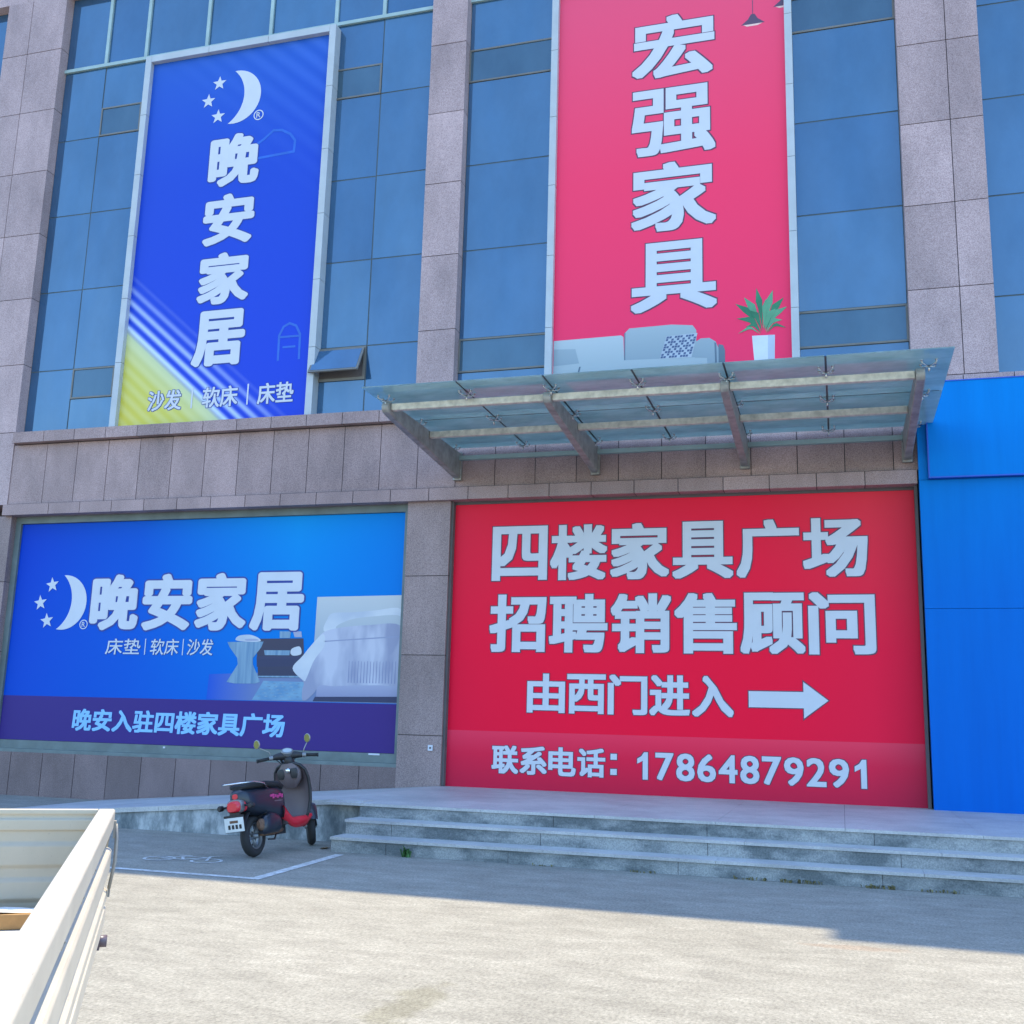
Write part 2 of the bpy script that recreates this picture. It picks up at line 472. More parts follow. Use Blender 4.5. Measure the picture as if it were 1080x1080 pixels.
g = MB()
def strip(a, b, wd, z=0.004):
    a, b = Vector((*a, z)), Vector((*b, z)); d = (b-a).normalized(); q = Vector((-d.y, d.x, 0))*wd/2
    g.add([a-q, b-q, b+q, a+q], [(0, 1, 2, 3)])
strip((-16.0, 9.63), (-5.40, 9.71), 0.10)
strip((-5.46, 9.76), (-5.57, 11.80), 0.11)
tag(g.build('painted_line', M['paint']), kind='structure')
# bicycle symbol on the ground
g = MB()
def gring(cx, cy, r, wd=0.05, n=28):
    vs = [(cx+rr*math.cos(2*math.pi*k/n), cy+rr*math.sin(2*math.pi*k/n)*1.05, 0.004) for rr in (r+wd/2, r-wd/2) for k in range(n)]
    g.add(vs, [(k, (k+1) % n, n+(k+1) % n, n+k) for k in range(n)])
gring(-7.11, 10.55, 0.155, 0.032); gring(-6.56, 10.60, 0.155, 0.032)
for k, (a, b) in enumerate([((-7.11, 10.55), (-6.98, 10.80)), ((-6.98, 10.80), (-6.68, 10.83)), ((-6.68, 10.83), (-6.83, 10.57)), ((-6.83, 10.57), (-6.98, 10.80)), ((-6.83, 10.57), (-7.11, 10.55)),
             ((-6.56, 10.60), (-6.70, 10.90)), ((-6.70, 10.90), (-6.60, 10.93)), ((-6.90, 10.86), (-7.06, 10.85))]):
    strip(a, b, 0.032, 0.0045+0.0004*k)
tag(g.build('bicycle_marking', M['paint']), kind='structure')

# ================================================================== BUILDING
YF, YG = 16.75, 16.97
bld = thing('shop_building', 'tall pink granite commercial building with blue glass bays between stone piers', 'building', (-5, 17, 0))
def slabs(mb, x0, x1, z0, z1, y0, y1, zs=(), xs=(), gap=0.013, back=True):
    """stone cladding: slabs with open joints over a dark backing"""
    zz = [z0] + sorted(a for a in zs if z0+0.05 < a < z1-0.05) + [z1]
    xx = [x0] + sorted(a for a in xs if x0+0.05 < a < x1-0.05) + [x1]
    for i in range(len(zz)-1):
        for j in range(len(xx)-1):
            mb.box(xx[j]+(gap/2 if j else 0), xx[j+1]-(gap/2 if j < len(xx)-2 else 0), y0+random.uniform(0, 0.002), y1,
                   zz[i]+(gap/2 if i else 0), zz[i+1]-(gap/2 if i < len(zz)-2 else 0), 0)
    if back: mb.box(x0+0.004, x1-0.004, y0+0.014, y1-0.004, z0+0.004, z1-0.004, 1)
ROWS = [6.87+1.4*k for k in range(0, 9)]
GR = [M['granite'], M['joint']]
GM = [M['granite_mid'], M['joint']]
GD = [M['granite_dark'], M['joint']]
TOP = 16.55
# upper piers
for (x0, x1, xs, zb) in ((-16.88, -15.37, (-16.24,), 5.42), (-6.95, -6.26, (), 6.83), (1.18, 2.40, (1.92,), 5.42), (8.6, 9.8, (9.2,), 5.42), (-26.2, -25.0, (-25.6,), 5.42)):
    mb = MB(); slabs(mb, x0, x1, zb, TOP, YF, 17.40, ROWS, xs)
    mb.build('pier', GR, bld)
# lower piers
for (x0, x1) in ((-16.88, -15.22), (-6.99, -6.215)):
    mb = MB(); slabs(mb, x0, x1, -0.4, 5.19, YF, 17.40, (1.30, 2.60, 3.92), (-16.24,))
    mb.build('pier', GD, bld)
# spandrel between the storeys, with the two projecting courses
sx = [-14.58+0.702*k for k in range(0, 24)]
mb = MB(); slabs(mb, -15.36, 1.18, 5.43, 6.60, YF+0.012, 17.40, (), sx); mb.build('spandrel', GM, bld)
mb = MB(); slabs(mb, -15.30, 1.19, 6.62, 6.83, YF-0.13, 17.42, (), sx); mb.box(-15.29, 1.175, YF+0.03, 17.38, 6.59, 6.625, 1); mb.build('cornice', GM, bld)  # dark joint strip below the cornice also stands in for its shadow line
mb = MB(); slabs(mb, -15.36, 1.18, 5.19, 5.40, YF-0.11, 17.42, (), [a+0.28 for a in sx]); mb.box(-15.355, 1.175, YF+0.006, 17.38, 5.399, 5.432, 1); mb.build('string_course', GM, bld)  # dark joint strip above the course, doubling as a painted shadow line
mb = MB(); slabs(mb, 2.401, 8.6, 5.41, 6.62, YF+0.01, 17.40, (), [2.4+0.7*k for k in range(1, 9)]); mb.build('spandrel', GR, bld)
mb = MB(); slabs(mb, 1.192, 8.6, 6.62, 6.83, YF-0.10, 17.42, (), [1.19+0.7*k for k in range(1, 10)]); mb.build('cornice', GR, bld)
mb = MB(); slabs(mb, -25.0, -16.881, 5.41, 6.83, YF+0.01, 17.40, (), [-25+0.7*k for k in range(1, 12)]); mb.build('spandrel', GR, bld)
# plinth under the blue banner
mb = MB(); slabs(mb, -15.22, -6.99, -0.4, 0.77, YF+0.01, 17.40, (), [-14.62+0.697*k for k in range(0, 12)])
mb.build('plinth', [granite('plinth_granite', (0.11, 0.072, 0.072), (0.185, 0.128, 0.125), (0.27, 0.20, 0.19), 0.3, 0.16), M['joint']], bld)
# roof band and parapet (out of the picture, they cast the shade on the pavement)
mb = MB(); slabs(mb, -26.2, 9.8, TOP, 19.0, YF, 17.40, (17.8,), [-26.2+1.4*k for k in range(1, 26)]); mb.build('roof_band', GR, bld)
mb = MB(); mb.box(-0.13, 9.8, YF-0.02, 21, 19.0, 20.12); mb.build('parapet', M['granite'], bld)
# solid body behind the skin
mb = MB(); mb.box(-26.2, 9.8, 17.43, 42, -0.4, 18.9); mb.build('body', M['core'], bld)

def bay(x0, x1, cols, rows0, vents=(), top=TOP, bot=6.83, slim=True, skip=None):
    """one glazed bay: seals (window), panes, opening vents"""
    mb = MB()
    xx = [x0]+list(cols)+[x1]
    mb.box(x0, x1, YG+0.006, 17.40, bot, top, 0)
    win = mb.build('window', M['seal'], bld)
    pn = MB()
    for j in range(len(xx)-1):
        rows = [q for k, q in enumerate(rows0) if not (k in (0, 5) and slim and not any(v_[0] == j for v_ in vents))]
        zz = [bot]+[q for q in rows if bot < q < top]+[top]
        for i in range(len(zz)-1):
            a, b, c, d = xx[j]+0.012, xx[j+1]-0.012, zz[i]+0.012, zz[i+1]-0.012
            if skip and skip(j, i): continue
            isv = (j, i) in vents
            q = MB() if isv else pn
            q.recalc = False
            y = YG - (0.004 if isv else 0)
            e = [random.uniform(-0.0028, 0.0028) for _ in range(2)]
            q.add([(a, y+e[0], c), (b, y-e[0], c), (b, y-e[0]+e[1], d), (a, y+e[0]+e[1], d)], [(0, 1, 2, 3)])
            if isv:
                for (p0, p1, r0_, r1_) in ((a-.01, b+.01, c-.012, c+.02), (a-.01, b+.01, d-.02, d+.012), (a-.01, a+.02, c+.02, d-.02), (b-.02, b+.01, c+.02, d-.02)):
                    q.box(p0, p1, YG-0.018, YG+0.004, r0_, r1_, 1)
                q.build('vent_sash', [M['vent_glass'], M['sash_metal']], win)
    pn.recalc = False
    pn.build('pane', M['glass'], win)
    return win
RW = [7.52, 8.14, 9.80, 11.46, 13.13, 13.80, 14.80]
# left bay: columns of panes, a small opening vent beside the big blue sign
full = [-14.35, -13.38, -11.94, -10.49, -9.05, -8.03]
LR = [7.55, 8.17, 9.84, 11.50, 13.20, 13.84, 14.82]
w1 = bay(-15.37, -6.95, full, LR, {(1, 5), (1, 1), (5, 5)}, skip=lambda j, i: (j == 5 and i == 1))
# full-height first column panes have no small vent: pale teal bars of the top storey
mb = MB()
mb.box(-15.37, -6.95, YG-0.05, YG-0.002, 14.785, 14.855)
for x in full: mb.box(x-0.035, x+0.035, YG-0.045, YG-0.002, 14.856, TOP)
mb.build('mullion', M['teal_bar'], w1)
# the vent that stands open, hinged at its head
mb = MB(); mb.box(-9.04, -8.04, YG+0.002, YG+0.005, 7.56, 8.15); mb.build('opening', M['core'], w1)
mb = MB()
for (a, b, c, d) in ((-9.05, -8.03, 8.10, 8.16), (-9.05, -8.03, 7.53, 7.58), (-9.05, -9.0, 7.58, 8.10), (-8.08, -8.03, 7.58, 8.10)):
    mb.box(a, b, YG-0.03, YG-0.001, c, d)
mb.build('vent_frame', M['sash_metal'], w1)
T = Matrix.Translation((0, YG-0.035, 8.13)) @ Matrix.Rotation(R(-27), 4, 'X')
sash = MB(); sash.box(-9.03, -8.05, -0.014, 0.014, -0.56, 0, 1, T); sash.box(-8.99, -8.09, -0.018, -0.015, -0.52, -0.04, 0, T)
sash.build('vent_sash', [M['glass'], M['sash_metal']], w1)
# middle bay either side of the red sign
w2 = bay(-6.26, 1.18, [-4.5, -2.5, -0.55], RW, {(0, 5), (3, 5), (0, 1), (3, 1)})
mb = MB(); mb.box(-6.26, 1.18, YG-0.05, YG-0.002, 14.785, 14.855); mb.build('mullion', M['teal_bar'], w2)
w3 = bay(2.40, 8.6, [4.0, 6.2], RW, ())
w4 = bay(-25.0, -16.88, [-22.3, -19.6], [8.1, 9.8, 11.5, 13.2, 14.9], (), slim=False)

# a small white socket box on the lower pier
mb = MB(); mb.box(-6.44, -6.36, YF-0.02, YF-0.0005, 1.06, 1.15, 0); mb.box(-6.415, -6.385, YF-0.024, YF-0.0202, 1.09, 1.12, 1)
mb.build('socket_box', [M['letter'], M['core']], bld)

# ================================================================== LOWER BLUE BANNER
b1 = thing('advertising_banner', 'wide blue ground-floor banner with white moon logo, printed bed and purple strip', 'banner', (-11, 16.95, 0.95))
YB = 16.95
mb = MB()   # metal surround of the recess
mb.box(-15.22, -6.99, 16.955, 17.40, 0.77, 5.19, 1)
mb.box(-15.22, -6.99, YF+0.03, 16.954, 0.77, 0.83, 0)
mb.box(-15.22, -6.99, 16.90, 16.954, 0.831, 0.98, 0)
mb.box(-15.22, -6.99, 16.89, 16.954, 5.06, 5.189, 0)
mb.box(-15.22, -15.10, 16.89, 16.954, 0.981, 5.059, 0); mb.box(-7.09, -6.99, 16.89, 16.954, 0.981, 5.059, 0)
mb.build('surround', [M['dark_frame'], M['core']], b1)
mb = MB(); mb.add([(-15.12, YB-0.01, 1.79), (-7.08, YB-0.01, 1.79), (-7.08, YB-0.01, 5.055), (-15.12, YB-0.01, 5.055)], [(0, 1, 2, 3)])
pan = mb.build('panel', M['low_blue'], b1)
mb = MB(); mb.add([(-15.12, YB-0.012, 0.985), (-7.08, YB-0.012, 0.985), (-7.08, YB-0.012, 1.79), (-15.12, YB-0.012, 1.79)], [(0, 1, 2, 3)])
mb.build('bottom_strip', M['purple'], b1)
yb = YB-0.012
LN = [M['letter'], M['letter_navy']]
mb = MB(); xs_ = (-13.39, -12.27, -11.15, -10.03, -8.91)
for k, ch in enumerate('晚安家居'): put_text(mb, ch, xs_[k]+0.035, xs_[k+1]-0.035, 3.01, 4.05, yb, 0.052, 0.032, RD)
mb.build('brand_lettering', LN, b1)
mb = MB(); crescent(mb, -13.97, 3.535, 0.515, yb-0.005)
for (a, b) in ((-14.26, 3.87), (-14.49, 3.53), (-14.30, 3.19)):
    ms = MB(); star(ms, a, b, 0.15, yb-0.005, rot=0.15); ms.build('star', LN, b1)
mb.build('moon_emblem', LN, b1)
mb = MB(); ring_mark(mb, -13.47, 3.12, 0.09, yb-0.005); mb.build('registered_mark', LN, b1)
mb = MB()
for body, a, b in (('床垫', -12.94, -12.20), ('软床', -11.99, -11.40), ('沙发', -11.22, -10.69)):
    mb = MB(); put_text(mb, body, a, b, 2.57, 2.86, yb, 0.012, 0.006, SQ, 0.08); mb.build('product_lettering', LN, b1)
for a in (-12.10, -11.31):
    mb = MB(); mb.box(a, a+0.018, yb-0.006, yb-0.004, 2.57, 2.86); mb.build('divider', LN, b1)
mb = MB(); put_text(mb, '晚安入驻四楼家具广场', -13.50, -9.17, 1.18, 1.58, yb, 0.035, 0.008, SQ, 0.05); mb.build('notice_lettering', [M['letter_sky'], M['letter_navy']], b1)
# printed bedroom picture
def cm(name, c, v=0.08): return plain(name, c, 0.5, var=v, scale=2.5)
def soft(name, a, b, scale=(1, 1, 1), sc=3.0, lo=0.35, hi=0.65):
    m, t, p = nodes(name)
    t.links.new(ramp(t, noise(t, coords(t, scale), sc, 3, 0.5), [(lo, a), (hi, b)]), p.inputs['Base Color'])
    p.inputs['Roughness'].default_value = 0.5; p.inputs['Specular IOR Level'].default_value = 0.22
    return m
def fade(name, a, b, comp, p0, p1):
    return vinyl(name, lambda t: ramp(t, axis(t, comp, p0, p1), [(0, a), (1, b)]), 0.5, 0)
def smooth(pts, n=5):
    out = []; m = len(pts)
    P = [Vector(q) for q in pts]
    for i in range(m):
        a, b, c, d = P[i-1], P[i], P[(i+1) % m], P[(i+2) % m]
        for k in range(n):
            f = k/n
            out.append(tuple(0.5*((2*b)+(c-a)*f+(2*a-5*b+4*c-d)*f*f+(3*b-a-3*c+d)*f**3)))
    return out
pm = [fade('print_headboard', (0.40, 0.44, 0.47), (0.54, 0.55, 0.54), 2, 2.9, 3.6), soft('print_duvet', (0.30, 0.31, 0.41), (0.52, 0.52, 0.59), (1.6, 1, 0.5), 1.6, 0.38, 0.60), fade('print_bed_base', (0.24, 0.25, 0.38), (0.36, 0.37, 0.48), 2, 1.82, 2.1),
      fade('print_dark_wood', (0.045, 0.05, 0.09), (0.06, 0.055, 0.085), 2, 2.2, 2.9), soft('print_stool', (0.13, 0.24, 0.36), (0.24, 0.36, 0.45), (9, 1, 0.4), 2.0), soft('print_pillow', (0.46, 0.49, 0.55), (0.62, 0.63, 0.64), (1, 1, 1.2), 1.3),
      soft('print_rug', (0.12, 0.26, 0.42), (0.20, 0.36, 0.48), (1, 1, 2), 4), fade('print_floor', (0.004, 0.085, 0.51), (0.17, 0.22, 0.36), 0, -10.75, -9.6), fade('print_fold', (0.20, 0.22, 0.35), (0.30, 0.32, 0.43), 2, 1.9, 2.9), fade('print_drawer', (0.045, 0.05, 0.10), (0.08, 0.08, 0.15), 2, 2.5, 2.75)]
mb = MB()
def layer(pts, mi, k, sm=False): mb.poly(smooth(pts) if sm else pts, yb-0.001-0.0005*k, mi)
layer([(-10.72, 2.24), (-9.7, 2.28), (-8.63, 2.29), (-7.09, 2.29), (-7.09, 1.80), (-10.74, 1.80)], 7, 0)
layer([(-9.63, 2.14), (-8.68, 2.13), (-8.84, 1.82), (-9.83, 1.81)], 6, 1)
for k in range(5):
    for q in range(6):
        zc = 1.855+0.056*k; x_ = -9.76+0.15*q+0.035*k+(0.07 if k % 2 else 0)
        if x_ < -8.95: layer([(x_, zc+0.02), (x_+0.055, zc+0.034), (x_+0.11, zc+0.022), (x_+0.055, zc+0.008)], 4, 2)
layer([(-9.83, 2.87), (-8.91, 2.88), (-8.84, 2.20), (-9.74, 2.19)], 3, 3)
layer([(-9.80, 2.56), (-8.9, 2.57), (-8.9, 2.40), (-9.78, 2.38)], 9, 4)
layer([(-9.74, 2.225), (-8.86, 2.235), (-8.86, 2.205), (-9.74, 2.20)], 4, 4)
layer([(-9.66, 2.67), (-9.15, 2.67), (-9.16, 2.585), (-9.64, 2.585)], 4, 4)
layer([(-9.12, 2.70), (-8.98, 2.74), (-8.93, 2.66), (-8.95, 2.60), (-9.08, 2.58), (-9.14, 2.62)], 5, 5, True)
layer([(-9.38, 3.00), (-9.16, 3.00), (-9.17, 2.885), (-9.37, 2.885)], 4, 4)
layer([(-9.12, 3.00), (-8.96, 3.00), (-8.94, 2.90), (-9.08, 2.90)], 2, 5)
layer([(-10.40, 2.81), (-9.68, 2.82), (-9.72, 2.72), (-9.87, 2.53), (-9.86, 2.42), (-9.74, 2.2), (-9.69, 2.12), (-9.80, 2.09), (-10.20, 2.085), (-10.36, 2.11), (-10.30, 2.2), (-10.16, 2.42), (-10.18, 2.53), (-10.35, 2.72)], 4, 6)
layer([(-10.23, 2.84), (-10.18, 2.92), (-9.98, 2.94), (-9.82, 2.90), (-9.74, 2.83), (-9.95, 2.815)], 5, 7, True)
layer([(-10.05, 2.86), (-9.86, 2.87), (-9.78, 2.84), (-10.0, 2.83)], 2, 8, True)
layer([(-8.69, 3.60), (-7.10, 3.62), (-7.10, 2.6), (-8.70, 2.6)], 0, 6)
layer([(-8.49, 2.98), (-8.47, 3.22), (-8.36, 3.32), (-8.0, 3.33), (-7.6, 3.36), (-7.10, 3.38), (-7.10, 2.95), (-7.8, 2.95)], 5, 8, True)
layer([(-8.30, 3.05), (-8.05, 3.20), (-7.6, 3.26), (-7.10, 3.26), (-7.10, 2.95), (-7.8, 2.95)], 0, 9, True)
layer([(-8.60, 2.30), (-7.09, 2.30), (-7.09, 1.86), (-8.60, 1.83)], 2, 8)
layer([(-8.62, 1.885), (-7.09, 1.915), (-7.09, 1.815), (-8.66, 1.81)], 9, 9)
layer([(-8.66, 2.86), (-8.50, 3.00), (-8.20, 3.07), (-7.7, 3.11), (-7.10, 3.10), (-7.095, 2.6), (-7.10, 2.13), (-7.45, 2.10), (-7.91, 2.09), (-8.3, 2.07), (-8.54, 2.08), (-8.64, 1.95), (-8.78, 1.83), (-8.86, 1.84), (-8.87, 2.0), (-8.86, 2.14), (-9.08, 2.36), (-8.9, 2.58)], 1, 10, True)
layer([(-8.66, 2.86), (-8.52, 2.95), (-8.50, 2.75), (-8.68, 2.5), (-8.80, 2.2), (-8.86, 2.16), (-9.08, 2.36), (-8.9, 2.58)], 5, 11, True)
layer([(-8.5, 2.84), (-7.11, 2.93), (-7.11, 2.905), (-8.5, 2.82)], 8, 11)
for k in range(16):
    xx_ = -8.02+0.057*k; layer([(xx_, 2.50-0.012*(k % 3)), (xx_+0.012, 2.50), (xx_+0.014, 2.13), (xx_-0.002, 2.13)], 8, 12)
mb.build('bedroom_print', pm, b1)
# small bolts and tape on the sill
mb = MB(); mb.box(-7.55, -7.35, 16.885, 16.899, 0.95, 0.978); mb.build('fixing_tape', M['letter'], b1); mb = MB(); mb.box(-11.5, -11.46, 16.885, 16.899, 0.93, 0.96); mb.build('bolt', M['letter'], b1)

# ================================================================== LOWER RED BANNER
b2 = thing('advertising_banner', 'square red ground-floor recruitment banner with white arrow and phone number', 'banner', (-2.5, 16.9, 0.5))
YR = 16.9
mb = MB(); mb.box(-6.215, 1.19, YR+0.012, 17.40, 0.40, 5.19, 0)
mb.box(1.14, 1.18, YF+0.0, YR+0.011, 0.50, 5.19, 0); mb.box(-6.214, -6.175, YF+0.05, YR+0.011, 0.50, 5.19, 0); mb.box(-6.17, 1.139, YR-0.02, YR+0.011, 5.145, 5.189, 0)
mb.build('surround', M['core'], b2)
mb = MB(); mb.add([(-6.174, YR, 1.40), (1.139, YR, 1.40), (1.139, YR, 5.144), (-6.174, YR, 5.144)], [(0, 1, 2, 3)]); mb.build('panel', M['low_red'], b2)
mb = MB(); mb.add([(-6.174, YR-0.004, 0.505), (1.139, YR-0.004, 0.505), (1.139, YR-0.004, 1.40), (-6.174, YR-0.004, 1.40)], [(0, 1, 2, 3)]); mb.build('bottom_strip', M['low_red_strip'], b2)
LD = [M['letter'], M['letter_dark']]
def line(body, x0, x1, z0, z1, bold, out=0.018):
    mb = MB(); n = len(body); p_ = (x1-x0)/n
    for k, ch in enumerate(body): put_text(mb, ch, x0+p_*k+0.025*p_, x0+p_*(k+1)-0.025*p_, z0, z1, YR-0.004, bold, out)
    return mb
line('四楼家具广场', -5.52, 0.48, 3.84, 4.75, 0.038).build('heading_lettering', LD, b2)
line('招聘销售顾问', -5.53, 0.55, 2.67, 3.61, 0.038).build('recruiting_lettering', LD, b2)
line('由西门进入', -4.85, -1.55, 1.71, 2.33, 0.036, 0.014).build('direction_lettering', LD, b2)
mb = line('联系电话', -5.41, -3.53, 0.74, 1.18, 0.036, 0.012)
mb.box(-3.46, -3.36, YR-0.012, YR-0.006, 0.79, 0.88); mb.box(-3.46, -3.36, YR-0.012, YR-0.006, 1.02, 1.11)
mb.box(-3.472, -3.348, YR-0.0058, YR-0.0048, 0.778, 0.892, 1); mb.box(-3.472, -3.348, YR-0.0058, YR-0.0048, 1.008, 1.122, 1)
mb.build('caption_lettering', LD, b2); mb = MB()
dg_ = '17864879291'; pw = (0.42+3.10)/11
for k, ch in enumerate(dg_):
    a, b = -3.10+pw*k, -3.10+pw*(k+1)
    if ch == '1':      # digit one with a flag
        for yy, e, mi in ((YR-0.006, 0.012, 1), (YR-0.009, 0.0, 0)):
            cx = (a+b)/2+0.02
            mb.poly([(cx-0.035-e, 0.74-e), (cx+0.045+e, 0.74-e), (cx+0.045+e, 1.15+e), (cx-0.015-e, 1.15+e), (cx-0.055-e, 1.09+e), (cx-0.12-e, 1.05+e), (cx-0.12-e, 0.975-e), (cx-0.035-e, 1.02-e*0.5)], yy, mi)
    else: put_text(mb, ch, a+0.02, b-0.02, 0.74, 1.15, YR-0.004, 0.034, 0.012)
mb.build('phone_lettering', LD, b2)
mb = MB()
def arrow(e, yy, mi): mb.poly([(-1.34-e, 2.11+e), (-1.34-e, 1.87-e), (-0.535-e, 1.87-e), (-0.535-e, 1.72-e*2.4), (-0.18+e*1.6, 1.99), (-0.535-e, 2.26+e*2.4), (-0.535-e, 2.11+e)], yy, mi)
arrow(0.014, YR-0.006, 1); arrow(0, YR-0.009, 0)
mb.build('arrow', LD, b2)

# ================================================================== UPPER BLUE SIGN
def frame(mb, x0, x1, z0, z1, t, y0, y1, segs, bottom=False):
    """box frame made of butted metal lengths"""
    n = max(1, round((z1-z0)/segs))
    for (a, b) in ((x0, x0+t), (x1-t, x1)):
        for k in range(n):
            mb.box(a, b, y0, y1, z0+(z1-z0)*k/n+0.004, z0+(z1-z0)*(k+1)/n-0.004)
    n = max(1, round((x1-x0-2*t)/segs))
    for k in range(n):
        a, b = x0+t+(x1-x0-2*t)*k/n, x0+t+(x1-x0-2*t)*(k+1)/n
        mb.box(a+0.004, b-0.004, y0, y1, z1-t, z1)
        if bottom: mb.box(a+0.004, b-0.004, y0, y1, z0, z0+t)
b3 = thing('framed_sign', 'tall blue framed sign with crescent moon and yellow corner', 'sign', (-11, 16.85, 6.84))
mb = MB(); frame(mb, -13.22, -8.95, 6.835, 14.70, 0.135, YF, 16.966, 1.4); mb.build('frame', M['alu'], b3)
YS = 16.85
mb = MB(); mb.add([(-13.085, YS, 6.84), (-9.085, YS, 6.84), (-9.085, YS, 14.565), (-13.085, YS, 14.565)], [(0, 1, 2, 3)]); mb.build('panel', M['up_blue'], b3)
mb = MB()
for ch, z0, z1, dx in (('晚', 11.62, 12.73, 0.02), ('安', 10.40, 11.46, 0), ('家', 9.19, 10.24, 0), ('居', 7.96, 9.07, 0)): put_text(mb, ch, -11.60+dx, -10.48+dx, z0, z1, YS, 0.052, 0.026, RD)
mb.build('brand_lettering', LN, b3)
mb = MB(); crescent(mb, -11.12, 13.53, 0.575, YS-0.005)
for (a, b) in ((-11.50, 13.89), (-11.72, 13.53), (-11.47, 13.16)):
    ms = MB(); star(ms, a, b, 0.16, YS-0.005); ms.build('star', LN, b3)
mb.build('moon_emblem', LN, b3)
mb = MB(); ring_mark(mb, -10.56, 13.06, 0.11, YS-0.005); mb.build('registered_mark', LN, b3)
mb = MB()
for body, a, b in (('沙发', -12.47, -11.73), ('软床', -11.28, -10.53), ('床垫', -10.12, -9.38)): 
    mb = MB(); put_text(mb, body, a, b, 7.15, 7.55, YS, 0.022, 0.012); mb.build('product_lettering', LN, b3)
for a in (-11.52, -10.34):
    mb = MB(); mb.box(a, a+0.03, YS-0.007, YS-0.004, 7.16, 7.56); mb.build('divider', LN, b3)
mb = MB()
def flat_line(pts, wd, yy):
    for (a, b) in zip(pts, pts[1:]):
        a, b = Vector(a), Vector(b); d = (b-a).normalized(); q = Vector((-d.y, d.x))*wd/2; a = a-d*wd*0.3; b = b+d*wd*0.3
        yy -= 0.0002
        mb.poly([a-q, b-q, b+q, a+q], yy)
flat_line([(-10.52, 12.13), (-9.73, 12.17), (-9.72, 12.4), (-9.83, 12.55), (-10.02, 12.66), (-10.2, 12.68), (-10.4, 12.52), (-10.52, 12.45)], 0.05, YS-0.002)
mb.build('outline_icon', M['icon'], b3); mb = MB()
flat_line([(-9.75, 7.98), (-9.76, 8.45), (-9.68, 8.62), (-9.56, 8.68), (-9.42, 8.62), (-9.33, 8.45), (-9.32, 7.98)], 0.045, YS-0.002)
flat_line([(-9.75, 8.42), (-9.33, 8.42)], 0.04, YS-0.004); flat_line([(-9.66, 8.22), (-9.42, 8.22)], 0.04, YS-0.004)
mb.build('outline_icon', M['icon'], b3)

# ================================================================== UPPER RED SIGN
b4 = thing('framed_sign', 'tall red framed sign with printed sofa and potted palm', 'sign', (-2.5, 16.85, 6.84))
mb = MB(); frame(mb, -4.63, -0.46, 6.835, 14.70, 0.12, YF, 16.966, 1.4); mb.build('frame', M['alu'], b4)
mb = MB(); mb.add([(-4.51, YS, 6.84), (-0.58, YS, 6.84), (-0.58, YS, 14.58), (-4.51, YS, 14.58)], [(0, 1, 2, 3)]); mb.build('panel', M['up_red'], b4)
mb = MB()
for ch, z0, z1 in (('宏', 12.57, 13.78), ('强', 11.12, 12.38), ('家', 9.73, 10.98), ('具', 8.30, 9.53)): put_text(mb, ch, -3.18, -1.75, z0, z1, YS, 0.034, 0.022)
mb.build('shop_lettering', LD, b4)
pm2 = [fade('print_sofa', (0.25, 0.32, 0.36), (0.37, 0.44, 0.46), 2, 7.3, 8.05), fade('print_sofa_light', (0.35, 0.42, 0.44), (0.47, 0.53, 0.54), 2, 7.3, 7.95), fade('print_sofa_shade', (0.11, 0.16, 0.20), (0.15, 0.20, 0.25), 2, 7.3, 7.7), cm('print_check_dark', (0.06, 0.10, 0.2)), cm('print_check_light', (0.42, 0.47, 0.52))]
mb = MB(); ys = YS-0.001
def lay2(pts, mi, k): mb.poly(pts, ys-0.0006*k, mi)
lay2([(-4.50, 7.93), (-3.34, 7.94), (-3.30, 7.91), (-3.28, 7.40), (-4.50, 7.40)], 1, 0)
lay2([(-4.50, 7.78), (-4.12, 7.76), (-4.05, 7.5), (-4.5, 7.48)], 0, 1)
lay2([(-3.28, 7.97), (-3.20, 8.05), (-2.5, 8.06), (-2.15, 8.02), (-2.09, 7.93), (-2.09, 7.40), (-3.28, 7.40)], 0, 1)
lay2([(-3.285, 7.97), (-3.265, 7.98), (-3.265, 7.45), (-3.285, 7.45)], 2, 2)
lay2([(-4.50, 7.46), (-4.03, 7.44), (-3.92, 7.50), (-3.3, 7.50), (-2.3, 7.47), (-1.9, 7.46), (-1.9, 6.95), (-4.50, 6.95)], 1, 3)
lay2([(-4.05, 7.44), (-4.02, 7.44), (-4.08, 7.2), (-4.11, 7.2)], 2, 4)
lay2([(-2.12, 7.72), (-2.02, 7.78), (-1.88, 7.78), (-1.78, 7.71), (-1.735, 7.6), (-1.735, 6.95), (-1.9, 6.95), (-1.92, 7.44), (-2.12, 7.46)], 0, 5)
lay2([(-1.735, 7.66), (-1.66, 7.64), (-1.63, 7.55), (-1.63, 6.95), (-1.735, 6.95)], 2, 5)
lay2([(-1.80, 7.70), (-1.77, 7.68), (-1.75, 6.95), (-1.78, 6.95)], 2, 6)
lay2([(-2.69, 7.48), (-2.58, 7.86), (-2.07, 7.88), (-2.17, 7.47)], 4, 7)
for i in range(11):
    for j in range(9):
        if (i % 2) and (j % 2): continue
        if not (i % 2) and not (j % 2) and (i+j) % 4: continue
        def cp(u, v_): return (-2.68+0.50*u+0.11*v_, 7.485+0.01*u*v_+0.375*v_)
        lay2([cp(i/11, j/9), cp((i+0.85)/11, j/9), cp((i+0.85)/11, (j+0.85)/9), cp(i/11, (j+0.85)/9)], 3, 8)
mb.build('sofa_print', pm2, b4)
pm3 = [cm('print_leaf', (0.02, 0.19, 0.085), 0.25), cm('print_leaf_pale', (0.10, 0.33, 0.17), 0.2), cm('print_pot', (0.62, 0.66, 0.72)), cm('print_pot_shade', (0.45, 0.50, 0.58))]
mb = MB()
